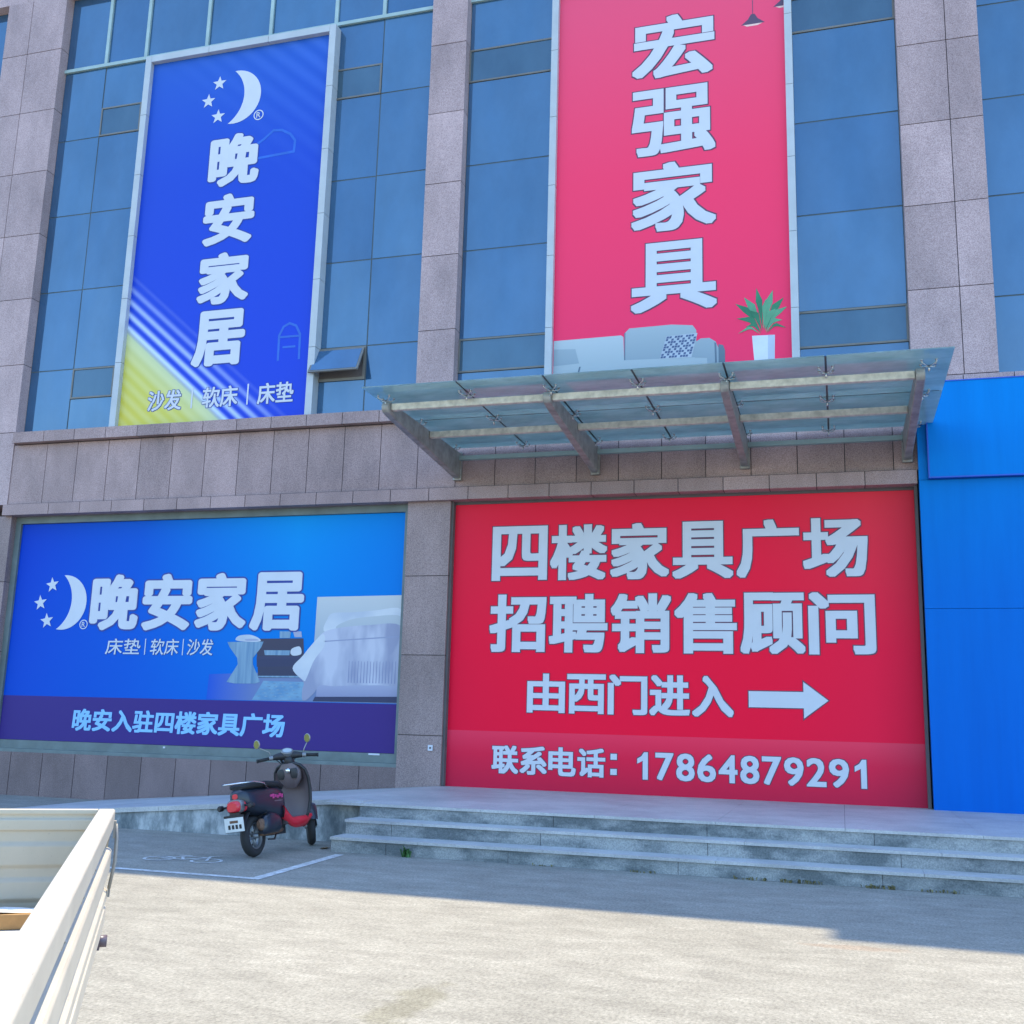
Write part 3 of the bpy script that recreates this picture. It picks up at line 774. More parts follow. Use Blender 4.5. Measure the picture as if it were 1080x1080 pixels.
lay2([(-1.20, 7.76), (-0.84, 7.75), (-0.86, 7.05), (-1.15, 7.05)], 2, 0); lay2([(-0.95, 7.755), (-0.84, 7.75), (-0.86, 7.05), (-0.96, 7.05)], 3, 1)
for k, (dx, dz, wd) in enumerate([(-0.44, 0.56, 0.075), (-0.30, 0.66, 0.08), (-0.10, 0.80, 0.07), (0.16, 0.74, 0.08), (0.33, 0.60, 0.08), (0.38, 0.44, 0.07), (-0.42, 0.30, 0.06), (0.30, 0.22, 0.06), (-0.28, 0.14, 0.05), (0.05, 0.60, 0.06), (-0.20, 0.42, 0.07), (0.20, 0.42, 0.07), (0.36, 0.08, 0.04), (-0.40, 0.04, 0.035)]):
    cx, cz = -1.02, 7.77
    t_ = Vector((dx, dz)); nrm = Vector((-t_.y, t_.x)).normalized()*wd; mid = t_*0.6 + Vector((0, 0.10))
    p0 = Vector((cx, cz)); pm_ = p0+mid; p1 = p0+t_
    lay2([p0+t_*0.12, pm_+nrm*0.5-t_*0.15, pm_+nrm*0.75, p1, pm_-nrm*0.75, pm_-nrm*0.5-t_*0.15], k % 2, 2+k)
mb.build('palm_print', pm3, b4)
pm4 = [cm('print_lamp', (0.10, 0.055, 0.10)), cm('print_lamp_glow', (0.80, 0.52, 0.45))]
mb = MB()
for (cx, cz) in ((-1.10, 13.36), (-0.56, 13.62)):
    hi = min(0.20, -0.59-cx)
    lay2([(cx-0.20, cz), (cx-0.08, cz+0.10), (cx-0.03, cz+0.19), (min(cx+0.03, -0.585), cz+0.19), (min(cx+0.08, -0.582), cz+0.10), (cx+hi, cz)], 0, 0)
    lay2([(cx-0.16, cz), (cx+hi*0.8, cz), (cx+hi*0.4, cz-0.035), (cx-0.10, cz-0.035)], 1, 1)
    if cx < -1: lay2([(cx-0.006, cz+0.18), (cx+0.006, cz+0.18), (cx+0.006, 14.57), (cx-0.006, 14.57)], 0, 1)
mb.build('lamp_print', pm4, b4)

# ================================================================== BLUE HOARDING AT RIGHT
hb = thing('shop_hoarding', 'bright blue panelled shopfront hoarding beside the red banner', 'hoarding', (4, 16.6, 0.5))
mb = MB()
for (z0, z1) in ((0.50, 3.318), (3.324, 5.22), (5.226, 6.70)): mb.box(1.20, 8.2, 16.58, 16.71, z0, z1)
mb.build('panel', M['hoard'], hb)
mb = MB(); mb.box(1.345, 8.15, 16.48, 16.579, 5.245, 6.685)
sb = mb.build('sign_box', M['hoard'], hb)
mb = MB()
for (a, b, c, d) in ((1.325, 8.15, 5.225, 5.244), (1.325, 8.15, 6.686, 6.702), (1.325, 1.344, 5.244, 6.686)): mb.box(a, b, 16.47, 16.579, c, d)
mb.build('trim', M['hoard_edge'], sb)

# ================================================================== GLASS CANOPY
cn = thing('entrance_canopy', 'steel and glass entrance canopy on four brackets over the red banner', 'canopy', (-2.5, 16.7, 5.6))
steel = plain('weathered_steel', (0.30, 0.285, 0.26), 0.5, 0.15, var=0.28, scale=7)
tubem = plain('dusty_tube', (0.58, 0.53, 0.44), 0.5, 0.0, var=0.3, scale=9)
chrome = plain('polished_fitting', (0.55, 0.55, 0.55), 0.25, 0.9)
m, t, p = nodes('dusty_canopy_glass'); t.nodes.remove(p)
out = t.nodes['Material Output']
tr = N(t, 'ShaderNodeBsdfTransparent'); tr.inputs[0].default_value = (0.74, 0.95, 0.92, 1)
tl = N(t, 'ShaderNodeBsdfTranslucent'); df = N(t, 'ShaderNodeBsdfDiffuse')
gl = N(t, 'ShaderNodeBsdfGlossy'); gl.inputs['Roughness'].default_value = 0.03; gl.inputs[0].default_value = (0.8, 0.95, 1, 1)
dn = noise(t, coords(t, (1, 2, 1)), 1.6, 6, 0.65)
dc = ramp(t, dn, [(0.3, (0.72, 0.90, 0.80)), (0.7, (0.90, 0.97, 0.88))])
t.links.new(dc, tl.inputs[0]); t.links.new(dc, df.inputs[0])
a1 = N(t, 'ShaderNodeMixShader'); a1.inputs[0].default_value = 0.25; t.links.new(tl.outputs[0], a1.inputs[1]); t.links.new(df.outputs[0], a1.inputs[2])
a2 = N(t, 'ShaderNodeMixShader'); t.links.new(math_(t, 'ADD', math_(t, 'MULTIPLY', dn, 0.55), 0.30), a2.inputs[0]); t.links.new(tr.outputs[0], a2.inputs[1]); t.links.new(a1.outputs[0], a2.inputs[2])
fr = N(t, 'ShaderNodeFresnel'); fr.inputs[0].default_value = 1.5
a3 = N(t, 'ShaderNodeMixShader'); t.links.new(fr.outputs[0], a3.inputs[0]); t.links.new(a2.outputs[0], a3.inputs[1]); t.links.new(gl.outputs[0], a3.inputs[2])
t.links.new(a3.outputs[0], out.inputs[0])
M['canopy_glass'] = m
BX = (-6.10, -3.72, -1.33, 1.06)
for x in BX:
    mb = MB()
    # tapering plate bracket: deep at the wall, rounded nose at the street end
    pr = [(16.69, 5.56), (16.69, 6.0), (13.75, 6.00)] + [(13.68+0.09*math.cos(a), 5.915+0.085*math.sin(a)) for a in [R(90+30*k) for k in range(0, 7)]] + [(13.9, 5.80)]
    mb.prism(pr, x-0.055, x+0.055, 'x')
    mb.box(x-0.075, x+0.075, 16.68, 16.755, 5.53, 6.02)
    mb.build('bracket', steel, cn, bevel=0.012)
for (yy, zz, rr) in ((13.72, 5.93, 0.05), (15.25, 5.93, 0.05)):
    mb = MB()
    for a, b in zip(BX, BX[1:]): mb.box(a+0.058, b-0.058, yy-0.045, yy+0.045, zz-0.05, zz+0.05)
    mb.build('purlin', tubem, cn, bevel=0.012)
mb = MB(); mb.box(-6.04, 1.0, 16.60, 16.675, 5.86, 5.93); mb.build('wall_rail', plain('pale_green_rail', (0.30, 0.38, 0.36), 0.5), cn)
gx = [-6.17, -4.88, -3.66, -2.47, -1.30, -0.06, 1.36]; gx0 = [-6.45]
ZG = 6.065
for i in range(6):
    for (ya, yb_) in ((13.16, 14.86), (14.89, 16.62)):
        mb = MB(); a, b = gx[i]+(0.014 if i else -0.1), gx[i+1]-(0.014 if i < 5 else -0.06)
        mb.box(a, b, ya, yb_, ZG, ZG+0.014)
        mb.build('glass_pane', M['canopy_glass'], cn)
seal = MB()
for x in gx[1:-1]: seal.box(x-0.012, x+0.012, 13.18, 16.6, ZG+0.001, ZG+0.011)
seal.box(-6.2, 1.38, 14.863, 14.887, ZG+0.002, ZG+0.010)
seal.build('silicone_joint', plain('black_silicone', (0.025, 0.03, 0.03), 0.5), cn)
proto = None
for x in gx:
    for yy in (13.62, 14.875, 16.45):
        if proto is None:
            mb = MB()
            for ax, ay in ((0.085, 0.085), (-0.085, 0.085), (0.085, -0.085), (-0.085, -0.085)):
                mb.tube([(0, 0, -0.06), (ax*0.6, ay*0.6, -0.055), (ax, ay, -0.035), (ax, ay, -0.002)], [0.009, 0.008, 0.007, 0.012], 8)
                mb.lathe([(0.0, 0.0), (0.02, 0.0), (0.02, 0.012), (0.0, 0.012)], (ax, ay, -0.014), 12, 0, Matrix.Rotation(R(90), 4, 'X'))
            mb.tube([(0, 0, -0.13), (0, 0, -0.05)], 0.012, 8)
            proto = mb.build('spider_fitting', chrome, cn, world=False); o = proto
        else:
            o = proto.copy(); COL.objects.link(o); o.parent = cn
        xx_ = min(max(x, -6.10), 1.16)
        o.location = Vector((xx_, yy, ZG)) - cn.location

# ================================================================== STEPS, LANDING, RAMP
stp = thing('entrance_steps', 'three grey stone steps and landing in front of the red banner', 'steps', (0, 12.4, 0))
SY = (12.02, 12.40, 12.78); SH = 0.17
joints = ([-5.1, -3.62, -1.72, 0.35, 2.3, 4.2], [-5.2, -3.35, -1.45, 0.55, 2.5, 4.5], [-3.3, -1.5, 0.3, 2.0, 3.8, 5.5])
for k in range(3):
    mb = MB(); z0 = SH*k
    xs = [-5.80]+joints[k]+[9.0]
    for a, b in zip(xs, xs[1:]):
        mb.box(a+0.003, b-0.003, SY[k]+0.012, SY[k]+0.05, z0-(0.02 if k == 0 else 0), z0+SH-0.032, 0)
    mb.box(-5.798, 9.0, SY[k]+0.02, SY[k]+0.40, z0-0.02, z0+SH-0.034, 1)
    xs2 = [-5.81]+[a+0.4 for a in joints[k]]+[9.0]
    if k < 2:
        for a, b in zip(xs2, xs2[1:]): mb.box(a+0.002, b-0.002, SY[k]-0.008, SY[k+1]+0.03, z0+SH-0.032, z0+SH, 2)
    mb.build('step', [M['step'], M['joint'], M['landing']], stp)
mb = MB()
xs = [-6.28, -5.6, -4.2, -2.8, -1.4, 0.0, 1.4, 2.8, 4.2, 5.6, 7.0, 9.0]; yl = [12.772, 13.45, 14.3, 15.15, 16.0, 16.9]
for a, b in zip(xs, xs[1:]):
    for c, d in zip(yl, yl[1:]):
        mb.box(a+0.002, b-0.002, c+0.002, d-0.002, 0.474, 0.506+random.uniform(0, 0.001), 0)
mb.box(-6.27, 8.99, 13.0, 16.89, 0.0, 0.473, 1)
mb.build('landing', [M['landing'], M['joint']], stp)

rp = thing('access_ramp', 'sloping grey stone ramp with stained side wall behind the scooter', 'ramp', (-9, 15, 0))
def rz(x): return max(-0.02, 0.505 if x > -6.28 else 0.505*(x+12.6)/6.32)
mb = MB()
xs = [-12.8, -12, -11, -10, -9, -8, -7, -6.283]
for a, b in zip(xs, xs[1:]):
    mb.add([(a, 13.02, -0.3), (b, 13.02, -0.3), (b, YF+0.0, -0.3), (a, YF, -0.3), (a, 13.02, rz(a)), (b, 13.02, rz(b)), (b, YF, rz(b)), (a, YF, rz(a))], [(4, 5, 6, 7), (0, 1, 5, 4)])
mb.build('slope', M['landing'], rp)
mb = MB(); mb.add([(-12.8, 12.97, -0.1), (-5.815, 12.97, -0.1), (-5.815, 12.97, 0.462), (-6.283, 12.97, 0.462), (-12.8, 12.97, rz(-12.8)-0.02),
                   (-12.8, 13.10, -0.1), (-5.815, 13.10, -0.1), (-5.815, 13.10, 0.462), (-6.283, 13.10, 0.462), (-12.8, 13.10, rz(-12.8)-0.02)],
                  [(0, 1, 2, 3, 4), (0, 1, 6, 5), (1, 2, 7, 6), (2, 3, 8, 7), (3, 4, 9, 8), (9, 8, 7, 6, 5)])
mb.build('side_wall', M['render'], rp)
mb = MB()
xs = [-12.6, -11.4, -10.1, -8.8, -7.5, -6.283, -5.83]
for a, b in zip(xs, xs[1:]):
    za, zb = rz(a+1e-4), rz(b-1e-4)
    z_ = [(a+0.002, 12.945), (b-0.002, 12.945), (b-0.002, 13.25), (a+0.002, 13.25)]
    hh = [za, zb, zb, za]
    mb.add([(q[0], q[1], h_-0.05) for q, h_ in zip(z_, hh)] + [(q[0], q[1], h_+0.012) for q, h_ in zip(z_, hh)], [(0, 1, 5, 4), (4, 5, 6, 7), (1, 2, 6, 5), (2, 3, 7, 6), (3, 0, 4, 7)])
mb.build('coping', M['landing'], rp)

# ================================================================== SCOOTER
rub = plain('tyre_rubber', (0.022, 0.022, 0.023), 0.8)
navy = plain('dark_navy_body', (0.008, 0.015, 0.028), 0.38, coat=0.25)
blk = plain('black_plastic', (0.02, 0.02, 0.022), 0.5)
seatm = plain('black_vinyl_seat', (0.025, 0.025, 0.026), 0.75, spec=0.25)
brown = plain('grey_brown_panel', (0.125, 0.095, 0.098), 0.5, var=0.2)
redm = plain('red_plastic', (0.62, 0.012, 0.03), 0.3, coat=0.4)
chr_ = plain('scooter_chrome', (0.7, 0.7, 0.7), 0.2, 0.95)
gre = plain('grey_alloy', (0.22, 0.23, 0.24), 0.45, 0.6)
platem = plain('white_plate', (0.62, 0.64, 0.62), 0.5)
pinkm = plain('pink_decal', (0.55, 0.06, 0.22), 0.4)
rust = plain('rusty_brown', (0.16, 0.085, 0.05), 0.7, var=0.35, scale=20)
mirr = plain('mirror_glass', (0.20, 0.27, 0.13), 0.08, 1.0)  # green tint paints in the look of trees reflected in the mirrors
amber = plain('amber_lens', (0.55, 0.22, 0.03), 0.3)
sc = thing('electric_scooter', 'parked navy and red motor scooter with round mirrors and white rear plate', 'scooter', (-6.27, 11.10, 0.006), math.atan2(1.0, 0.0))
sc.rotation_euler = (R(-9), 0, sc.rotation_euler[2])      # leaning on its side stand
def spart(name, mb, mat, parent=sc, bevel=0.0): return mb.build(name, mat, parent, world=False, bevel=bevel)
WB, WR = 1.38, 0.225
def wheel(cx, steer=0.0, piv=None):
    Mx = Matrix.Rotation(steer, 4, 'Z')
    prof = [(0.135, -0.035), (0.165, -0.05), (0.195, -0.047), (0.216, -0.028), (WR, 0), (0.216, 0.028), (0.195, 0.047), (0.165, 0.05), (0.135, 0.035)]
    wl = MB(); wl.tube([(cx, -0.07, WR), (cx, 0.07, WR)], 0.03, 12)
    hub = spart('wheel', wl, gre)
    mb = MB(); mb.lathe(prof, (cx, 0, WR), 36, 0, Mx); spart('tyre', mb, rub, hub)
    mb = MB(); mb.lathe([(0.138, -0.036), (0.142, -0.04), (0.125, -0.03), (0.118, -0.01), (0.118, 0.01), (0.125, 0.03), (0.142, 0.04), (0.138, 0.036)], (cx, 0, WR), 32, 0, Mx)
    for k in range(5):
        a = 2*math.pi*k/5
        d = Mx @ Vector((math.cos(a), 0, math.sin(a)))
        mb.tube([Vector((cx, 0, WR))+d*0.02, Vector((cx, 0, WR))+d*0.128], [0.022, 0.016], 8)
    spart('rim', mb, gre, hub)
wheel(0); ST = R(30); wheel(WB, ST)
# rear tub
mb = MB(); mb.loft([(t_, ca, cb, ha*0.86, hb) for t_, ca, cb, ha, hb in [(-0.33, 0, 0.655, 0.05, 0.05), (-0.30, 0, 0.655, 0.09, 0.08), (-0.22, 0, 0.63, 0.135, 0.12), (-0.08, 0, 0.605, 0.165, 0.15), (0.10, 0, 0.59, 0.185, 0.17), (0.28, 0, 0.57, 0.19, 0.19), (0.42, 0, 0.55, 0.18, 0.21), (0.52, 0, 0.52, 0.16, 0.21), (0.57, 0, 0.49, 0.13, 0.19)]], 28, 3.0)
spart('body', mb, navy)
mb = MB(); mb.loft([(-0.28, 0, 0.755, 0.07, 0.02), (-0.22, 0, 0.768, 0.125, 0.035), (-0.05, 0, 0.778, 0.15, 0.042), (0.2, 0, 0.772, 0.155, 0.042), (0.42, 0, 0.76, 0.14, 0.042), (0.56, 0, 0.73, 0.11, 0.04), (0.60, 0, 0.70, 0.06, 0.03)], 24, 2.8)
spart('seat', mb, seatm)
mb = MB()
loop = [(0.12, -0.15, 0.725), (0.0, -0.175, 0.785), (-0.2, -0.165, 0.810), (-0.36, -0.13, 0.805), (-0.43, -0.05, 0.803), (-0.43, 0.05, 0.803), (-0.36, 0.13, 0.805), (-0.2, 0.165, 0.810), (0.0, 0.175, 0.785), (0.12, 0.15, 0.725)]
mb.tube(loop, 0.009, 10)
for yy in (): mb.tube([(-0.42, yy, 0.803), (-0.24, yy, 0.810)], 0.009, 8)
spart('grab_rail', mb, chr_)
# tail lamp, red with pale rim, and reflector stalks
mb = MB(); mb.loft([(-0.405, 0, 0.56, 0.055, 0.045), (-0.39, 0, 0.56, 0.072, 0.055), (-0.33, 0, 0.565, 0.088, 0.066), (-0.24, 0, 0.57, 0.092, 0.07)], 20, 3.2)
tl_ = spart('tail_light', mb, redm)
mb = MB(); mb.loft([(-0.36, 0, 0.565, 0.088, 0.066), (-0.345, 0, 0.565, 0.097, 0.074), (-0.30, 0, 0.565, 0.097, 0.074)], 20, 3.2); spart('lamp_rim', mb, gre, tl_)
mb = MB(); mb.loft([(-0.335, 0, 0.665, 0.03, 0.025), (-0.31, 0, 0.68, 0.05, 0.04), (-0.2, 0, 0.69, 0.055, 0.04)], 16, 2.6); spart('tail_trim', mb, redm)
for s in (-1, 1):
    mb = MB(); mb.tube([(-0.30, s*0.09, 0.57), (-0.31, s*0.17, 0.56)], 0.012, 8); mb.loft([(-0.36, s*0.19, 0.56, 0.02, 0.022), (-0.34, s*0.19, 0.56, 0.032, 0.032), (-0.29, s*0.19, 0.56, 0.03, 0.03), (-0.27, s*0.19, 0.56, 0.012, 0.012)], 12, 2)
    spart('turn_signal', mb, blk)
# rear mudguard and plate
mb = MB()
prof = []
for k in range(0, 10):
    a = R(35+14*k); prof.append((0.30*math.cos(a), 0.30*math.sin(a)+WR))
vs = []
for (a, b) in prof: vs += [(a, -0.075, b), (a, -0.05, b+0.02), (a, 0.05, b+0.02), (a, 0.075, b)]
mb.add(vs, [(4*i+j, 4*i+j+1, 4*i+j+5, 4*i+j+4) for i in range(len(prof)-1) for j in range(3)], 0, True)
mb.box(-0.36, -0.33, -0.06, 0.06, 0.30, 0.54)
spart('mudguard', mb, blk)
T = Matrix.Translation((-0.375, 0, 0.375)) @ Matrix.Rotation(R(-8), 4, 'Y')
mb = MB(); mb.box(-0.004, 0.004, -0.115, 0.115, -0.075, 0.075, 0, T); mb.box(0.0041, 0.012, -0.12, 0.12, -0.08, 0.10, 1, T)
for i in range(4): mb.box(-0.006, -0.0042, 0.075-0.045*i-0.028, 0.075-0.045*i, -0.045, 0.0, 1, T)
mb.box(-0.006, -0.0042, -0.05, 0.05, 0.018, 0.045, 2, T)
spart('number_plate', mb, [platem, blk, rust])
# motor housing and swing arm on the right
mb = MB(); mb.loft([(-0.02, -0.11, 0.30, 0.03, 0.06), (0.03, -0.125, 0.325, 0.05, 0.10), (0.16, -0.13, 0.345, 0.055, 0.115), (0.30, -0.13, 0.335, 0.055, 0.105), (0.38, -0.12, 0.32, 0.04, 0.07)], 20, 2.6); spart('motor_cover', mb, navy)
mb = MB(); mb.loft([(-0.07, -0.115, 0.34, 0.02, 0.04), (-0.04, -0.12, 0.34, 0.03, 0.065), (0.02, -0.125, 0.33, 0.03, 0.07)], 16, 2.4); mb.tube([(0.0, -0.10, 0.245), (0.25, -0.10, 0.235), (0.5, -0.08, 0.25)], 0.028, 10); spart('swing_arm', mb, rust)
for s in (-1, 1):
    mb = MB(); pts = [(0.02+0.07*k/40, s*0.13+0.018*math.cos(k*0.9), 0.36+0.16*k/40+0.0) for k in range(41)]
    mb.tube([(0.02+0.07*k/60, s*0.13+0.022*math.cos(k*0.75), 0.30+0.2*k/60+0.022*math.sin(k*0.75)*0.35) for k in range(61)], 0.007, 6); spart('shock_absorber', mb, blk)
mb = MB(); mb.loft([(0.05, 0, 0.45, 0.10, 0.06), (0.3, 0, 0.42, 0.11, 0.09), (0.55, 0, 0.34, 0.12, 0.08)], 16, 3); mb.box(0.3, 0.62, -0.07, 0.07, 0.20, 0.30); spart('under_frame', mb, blk)
mb = MB(); mb.tube([(0.30, 0.10, 0.24), (0.25, 0.17, 0.11), (0.22, 0.20, 0.045)], 0.011, 8); spart('kickstand', mb, blk); mb = MB(); mb.tube([(0.34, -0.10, 0.22), (0.26, -0.12, 0.16), (0.12, -0.12, 0.17)], 0.01, 8); spart('centre_stand', mb, blk)
# floorboard and the red skirt
mb = MB(); mb.loft([(0.50, 0, 0.335, 0.155, 0.035), (0.60, 0, 0.33, 0.17, 0.035), (0.95, 0, 0.33, 0.17, 0.035), (1.06, 0, 0.345, 0.15, 0.03)], 20, 4); spart('floorboard', mb, brown)
mb = MB()
for s in (-1, 1):
    n = 9; vs = []
    for k in range(n):
        f = k/(n-1); x = 0.44+0.66*f
        zt = 0.37+0.15*max(0, 1-f*4)**1.2+0.02*max(0, f-0.8)*5; zb = 0.245+0.13*max(0, 1-f*3.2)+0.07*max(0, f-0.75)*4
        yo = 0.175+0.02*math.sin(math.pi*f)
        vs += [(x, s*(yo-0.03), zt), (x, s*yo, zt-0.012), (x, s*(yo+0.004), (zt+zb)/2), (x, s*(yo-0.02), zb), (x, s*(yo-0.05), zb+0.005)]
    mb.add(vs, [(5*i+j, 5*i+j+1, 5*i+j+6, 5*i+j+5) for i in range(n-1) for j in range(4)], 0, True)
spart('side_skirt', mb, redm)
# leg shield: curved sheet with depth
rows_ = [(0.33, 0.165, 1.02), (0.41, 0.19, 1.06), (0.53, 0.215, 1.075), (0.67, 0.225, 1.07), (0.80, 0.222, 1.05), (0.90, 0.20, 1.025), (0.96, 0.15, 1.0), (0.99, 0.07, 0.985)]
def shield(off, shr, n=9):
    vs = []
    for (z, hw, x) in rows_:
        for k in range(n):
            f = -1+2*k/(n-1)
            vs.append((x+off-0.085*abs(f)**2.2, (hw-shr)*f, z-(0.02 if z > 1.0 else 0)*abs(f)))
    return vs, [(i*n+k, i*n+k+1, (i+1)*n+k+1, (i+1)*n+k) for i in range(len(rows_)-1) for k in range(n-1)]
mb = MB(); a, f_ = shield(0.0, 0.012); mb.add(a, f_, 0, True); b_, _ = shield(0.05, 0.0)
mb.add(b_, f_, 1, True)
spart('leg_shield', mb, [brown, navy])
edge = [(x+0.02-0.085, s*hw, z) for s, rr in ((-1, rows_), (1, rows_[::-1])) for (z, hw, x) in rr]
mb = MB(); mb.tube(edge, 0.02, 8); spart('shield_edge', mb, blk)
mb = MB(); mb.loft([(0.70, 0.975, 0, 0.015, 0.06), (0.80, 0.965, 0, 0.07, 0.14), (0.90, 0.955, 0, 0.075, 0.15), (0.99, 0.955, 0, 0.06, 0.10)], 20, 3, 0, 'z'); spart('glove_box', mb, brown)
for s in (-1, 1):
    mb = MB(); mb.loft([(0.81, 0.898, s*0.085, 0.012, 0.03), (0.84, 0.892, s*0.085, 0.014, 0.045), (0.90, 0.888, s*0.085, 0.014, 0.05), (0.93, 0.894, s*0.085, 0.012, 0.035)], 16, 3, 0, 'z'); spart('pocket', mb, blk)
mb = MB(); mb.lathe([(0.0, -0.012), (0.028, -0.012), (0.03, 0.0), (0.0, 0.0)], (0.872, -0.02, 0.905), 16, 0, Matrix.Rotation(R(-90), 4, 'Z')); spart('key_lock', mb, chr_)
# front fork and mudguard
mb = MB()
for s in (-1, 1): mb.tube([(WB, s*0.075, WR), (WB-0.06, s*0.075, 0.42), (1.12, s*0.05, 0.62)], 0.018, 10)
spart('front_fork', mb, blk)
mb = MB(); vs = []; nn = 12
Mx = Matrix.Translation((WB, 0, 0)) @ Matrix.Rotation(ST, 4, 'Z') @ Matrix.Translation((-WB, 0, 0))
for k in range(nn):
    a = R(20+13*k)
    for (yy, rr) in ((-0.085, 0.225), (-0.075, 0.26), (-0.03, 0.285), (0.03, 0.285), (0.075, 0.26), (0.085, 0.225)): vs.append(Mx @ Vector((WB+rr*math.cos(a), yy, WR+rr*math.sin(a))))
mb.add(vs, [(6*i+j, 6*i+j+1, 6*i+j+7, 6*i+j+6) for i in range(nn-1) for j in range(5)], 0, True)
spart('front_mudguard', mb, navy)
# headset, bars, gauge, mirrors (turned to the left)
HM = Matrix.Translation((0.92, 0, 0)) @ Matrix.Rotation(R(36), 4, 'Z')
def tp(*a): return HM @ Vector(a)
mb = MB(); mb.tube([(1.0, 0, 0.95), (0.95, 0, 1.02), (0.92, 0, 1.08)], [0.07, 0.06, 0.055], 14)
vs0 = len(mb.v); mb.loft([(-0.20, 0.0, 1.075, 0.03, 0.026), (-0.12, 0.01, 1.085, 0.05, 0.04), (0, 0.03, 1.09, 0.075, 0.055), (0.12, 0.01, 1.085, 0.05, 0.04), (0.20, 0.0, 1.075, 0.03, 0.026)], 18, 2.4, 0, 'y')
mb.v[vs0:] = [tuple(HM @ Vector(a)) for a in mb.v[vs0:]]
hs = spart('headset', mb, blk)
mb = MB(); mb.lathe([(0.0, 0.09), (0.05, 0.085), (0.075, 0.05), (0.08, 0.0)], tp(0.10, 0, 1.06), 20, 0, Matrix.Rotation(R(36-90), 4, 'Z')); spart('headlight', mb, chr_)
mb = MB(); T = HM @ Matrix.Translation((-0.005, 0, 1.135)) @ Matrix.Rotation(R(-28), 4, 'Y') @ Matrix.Rotation(R(90), 4, 'X')
mb.lathe([(0.0, 0.014), (0.058, 0.014), (0.058, 0.018), (0.07, 0.016), (0.074, 0.0), (0.06, -0.05)], (0, 0, 0), 24, 0, T); g_ = spart('gauge', mb, gre)
mb = MB(); mb.lathe([(0.0, 0.0145), (0.057, 0.0145)], (0, 0, 0), 24, 0, T); spart('dial', mb, plain('pale_dial', (0.45, 0.50, 0.48), 0.25), g_)
mb = MB(); mb.tube([tp(-0.03, -0.34, 1.06), tp(0, -0.18, 1.075), tp(0, 0.18, 1.075), tp(-0.03, 0.34, 1.06)], 0.013, 10); hb_ = spart('handlebar', mb, blk)
for s in (-1, 1):
    mb = MB(); mb.tube([tp(-0.012, s*0.225, 1.071), tp(-0.04, s*0.36, 1.056)], 0.02, 12); mb.tube([tp(-0.04, s*0.355, 1.0563), tp(-0.042, s*0.368, 1.055)], 0.024, 12); spart('grip', mb, rub, hb_)
    mb = MB(); mb.tube([tp(0.02, s*0.19, 1.07), tp(0.06, s*0.26, 1.06), tp(0.055, s*0.36, 1.045)], [0.012, 0.008, 0.007], 8); spart('brake_lever', mb, gre, hb_)
    mb = MB(); mb.loft([(s*0.175, -0.005, 1.075, 0.03, 0.028), (s*0.22, -0.008, 1.072, 0.03, 0.028)], 12, 3, 0, 'y')
    mb.v = [tuple(HM @ Vector(a)) for a in mb.v]; spart('switch', mb, gre, hb_)
    top = tp(-0.02 if s < 0 else -0.06, s*(0.36 if s > 0 else 0.25), 1.27 if s < 0 else 1.25)
    mb = MB(); mb.tube([tp(0.01, s*0.19, 1.085), tp(0.02, s*0.21, 1.15), top+Vector((0.012, 0, -0.03))], 0.006, 8)
    Tm = Matrix.Rotation(R(-62), 4, 'Z')
    mb.lathe([(0.0, 0.028), (0.03, 0.024), (0.05, 0.012), (0.055, 0.0), (0.052, -0.004), (0.0, -0.003)], top, 20, 0, Matrix.Rotation(R(-90-22), 4, 'Z')); mi_ = spart('mirror', mb, plain('mirror_shell', (0.30, 0.30, 0.28), 0.4, 0.5))
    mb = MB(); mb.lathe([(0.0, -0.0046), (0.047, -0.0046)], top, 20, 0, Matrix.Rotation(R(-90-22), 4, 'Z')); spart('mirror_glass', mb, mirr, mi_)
for s in (-1, 1):
    mb = MB(); mb.tube([tp(0.05, s*0.20, 1.07), tp(0.13, s*0.17, 1.10), tp(0.14, s*0.08, 1.02), (1.0, s*0.03, 0.90)], 0.006, 6); spart('cable', mb, blk)
# worn pink decal on the right flank
mb = MB()
for k in range(5):
    x = 0.20+0.05*k; mb.box(x, x+0.036, -0.1670, -0.1560, 0.605+0.012*(k % 2), 0.655-0.008*(k % 3))
mb.box(0.15, 0.20, -0.1660, -0.1560, 0.625, 0.65); mb.box(0.24, 0.42, -0.1671, -0.1560, 0.57, 0.582, 1)
spart('decal', mb, [pinkm, gre])

# ================================================================== TRUCK BED
def worn(name, col, rough):
    m, t, p = nodes(name)
    b = ramp(t, noise(t, coords(t), 4, 5), [(0.3, tuple(c*0.88 for c in col)), (0.7, tuple(c*1.08 for c in col))])
    b = mix(t, ramp(t, noise(t, coords(t, (1, 1, 2.5)), 9, 8, 0.75), [(0.63, (0, 0, 0)), (0.72, (0.75,)*3)]), b, (0.30, 0.24, 0.17))
    b = mix(t, ramp(t, noise(t, coords(t, (0.35, 6, 6)), 22, 4, 0.7), [(0.66, (0, 0, 0)), (0.70, (0.55,)*3)]), b, (0.22, 0.20, 0.18))
    t.links.new(b, p.inputs['Base Color']); p.inputs['Roughness'].default_value = rough
    return m
wht = worn('white_truck_paint', (0.48, 0.44, 0.37), 0.4)
crm = worn('cream_truck_paint', (0.44, 0.385, 0.285), 0.5)
flo = worn('bed_floor_paint', (0.52, 0.49, 0.43), 0.5)
drk = plain('chassis_black', (0.03, 0.03, 0.03), 0.7)
lam = plain('grey_marker_lens', (0.12, 0.09, 0.11), 0.35)
tk = thing('flatbed_truck', 'white flatbed truck in the foreground with raised side boards and open bed', 'truck', (-2.556, 3.482, 0), math.atan2(-0.825, 0.565))
def tpart(name, mb, mat, parent=tk, bevel=0.0): return mb.build(name, mat, parent, world=False, bevel=bevel)
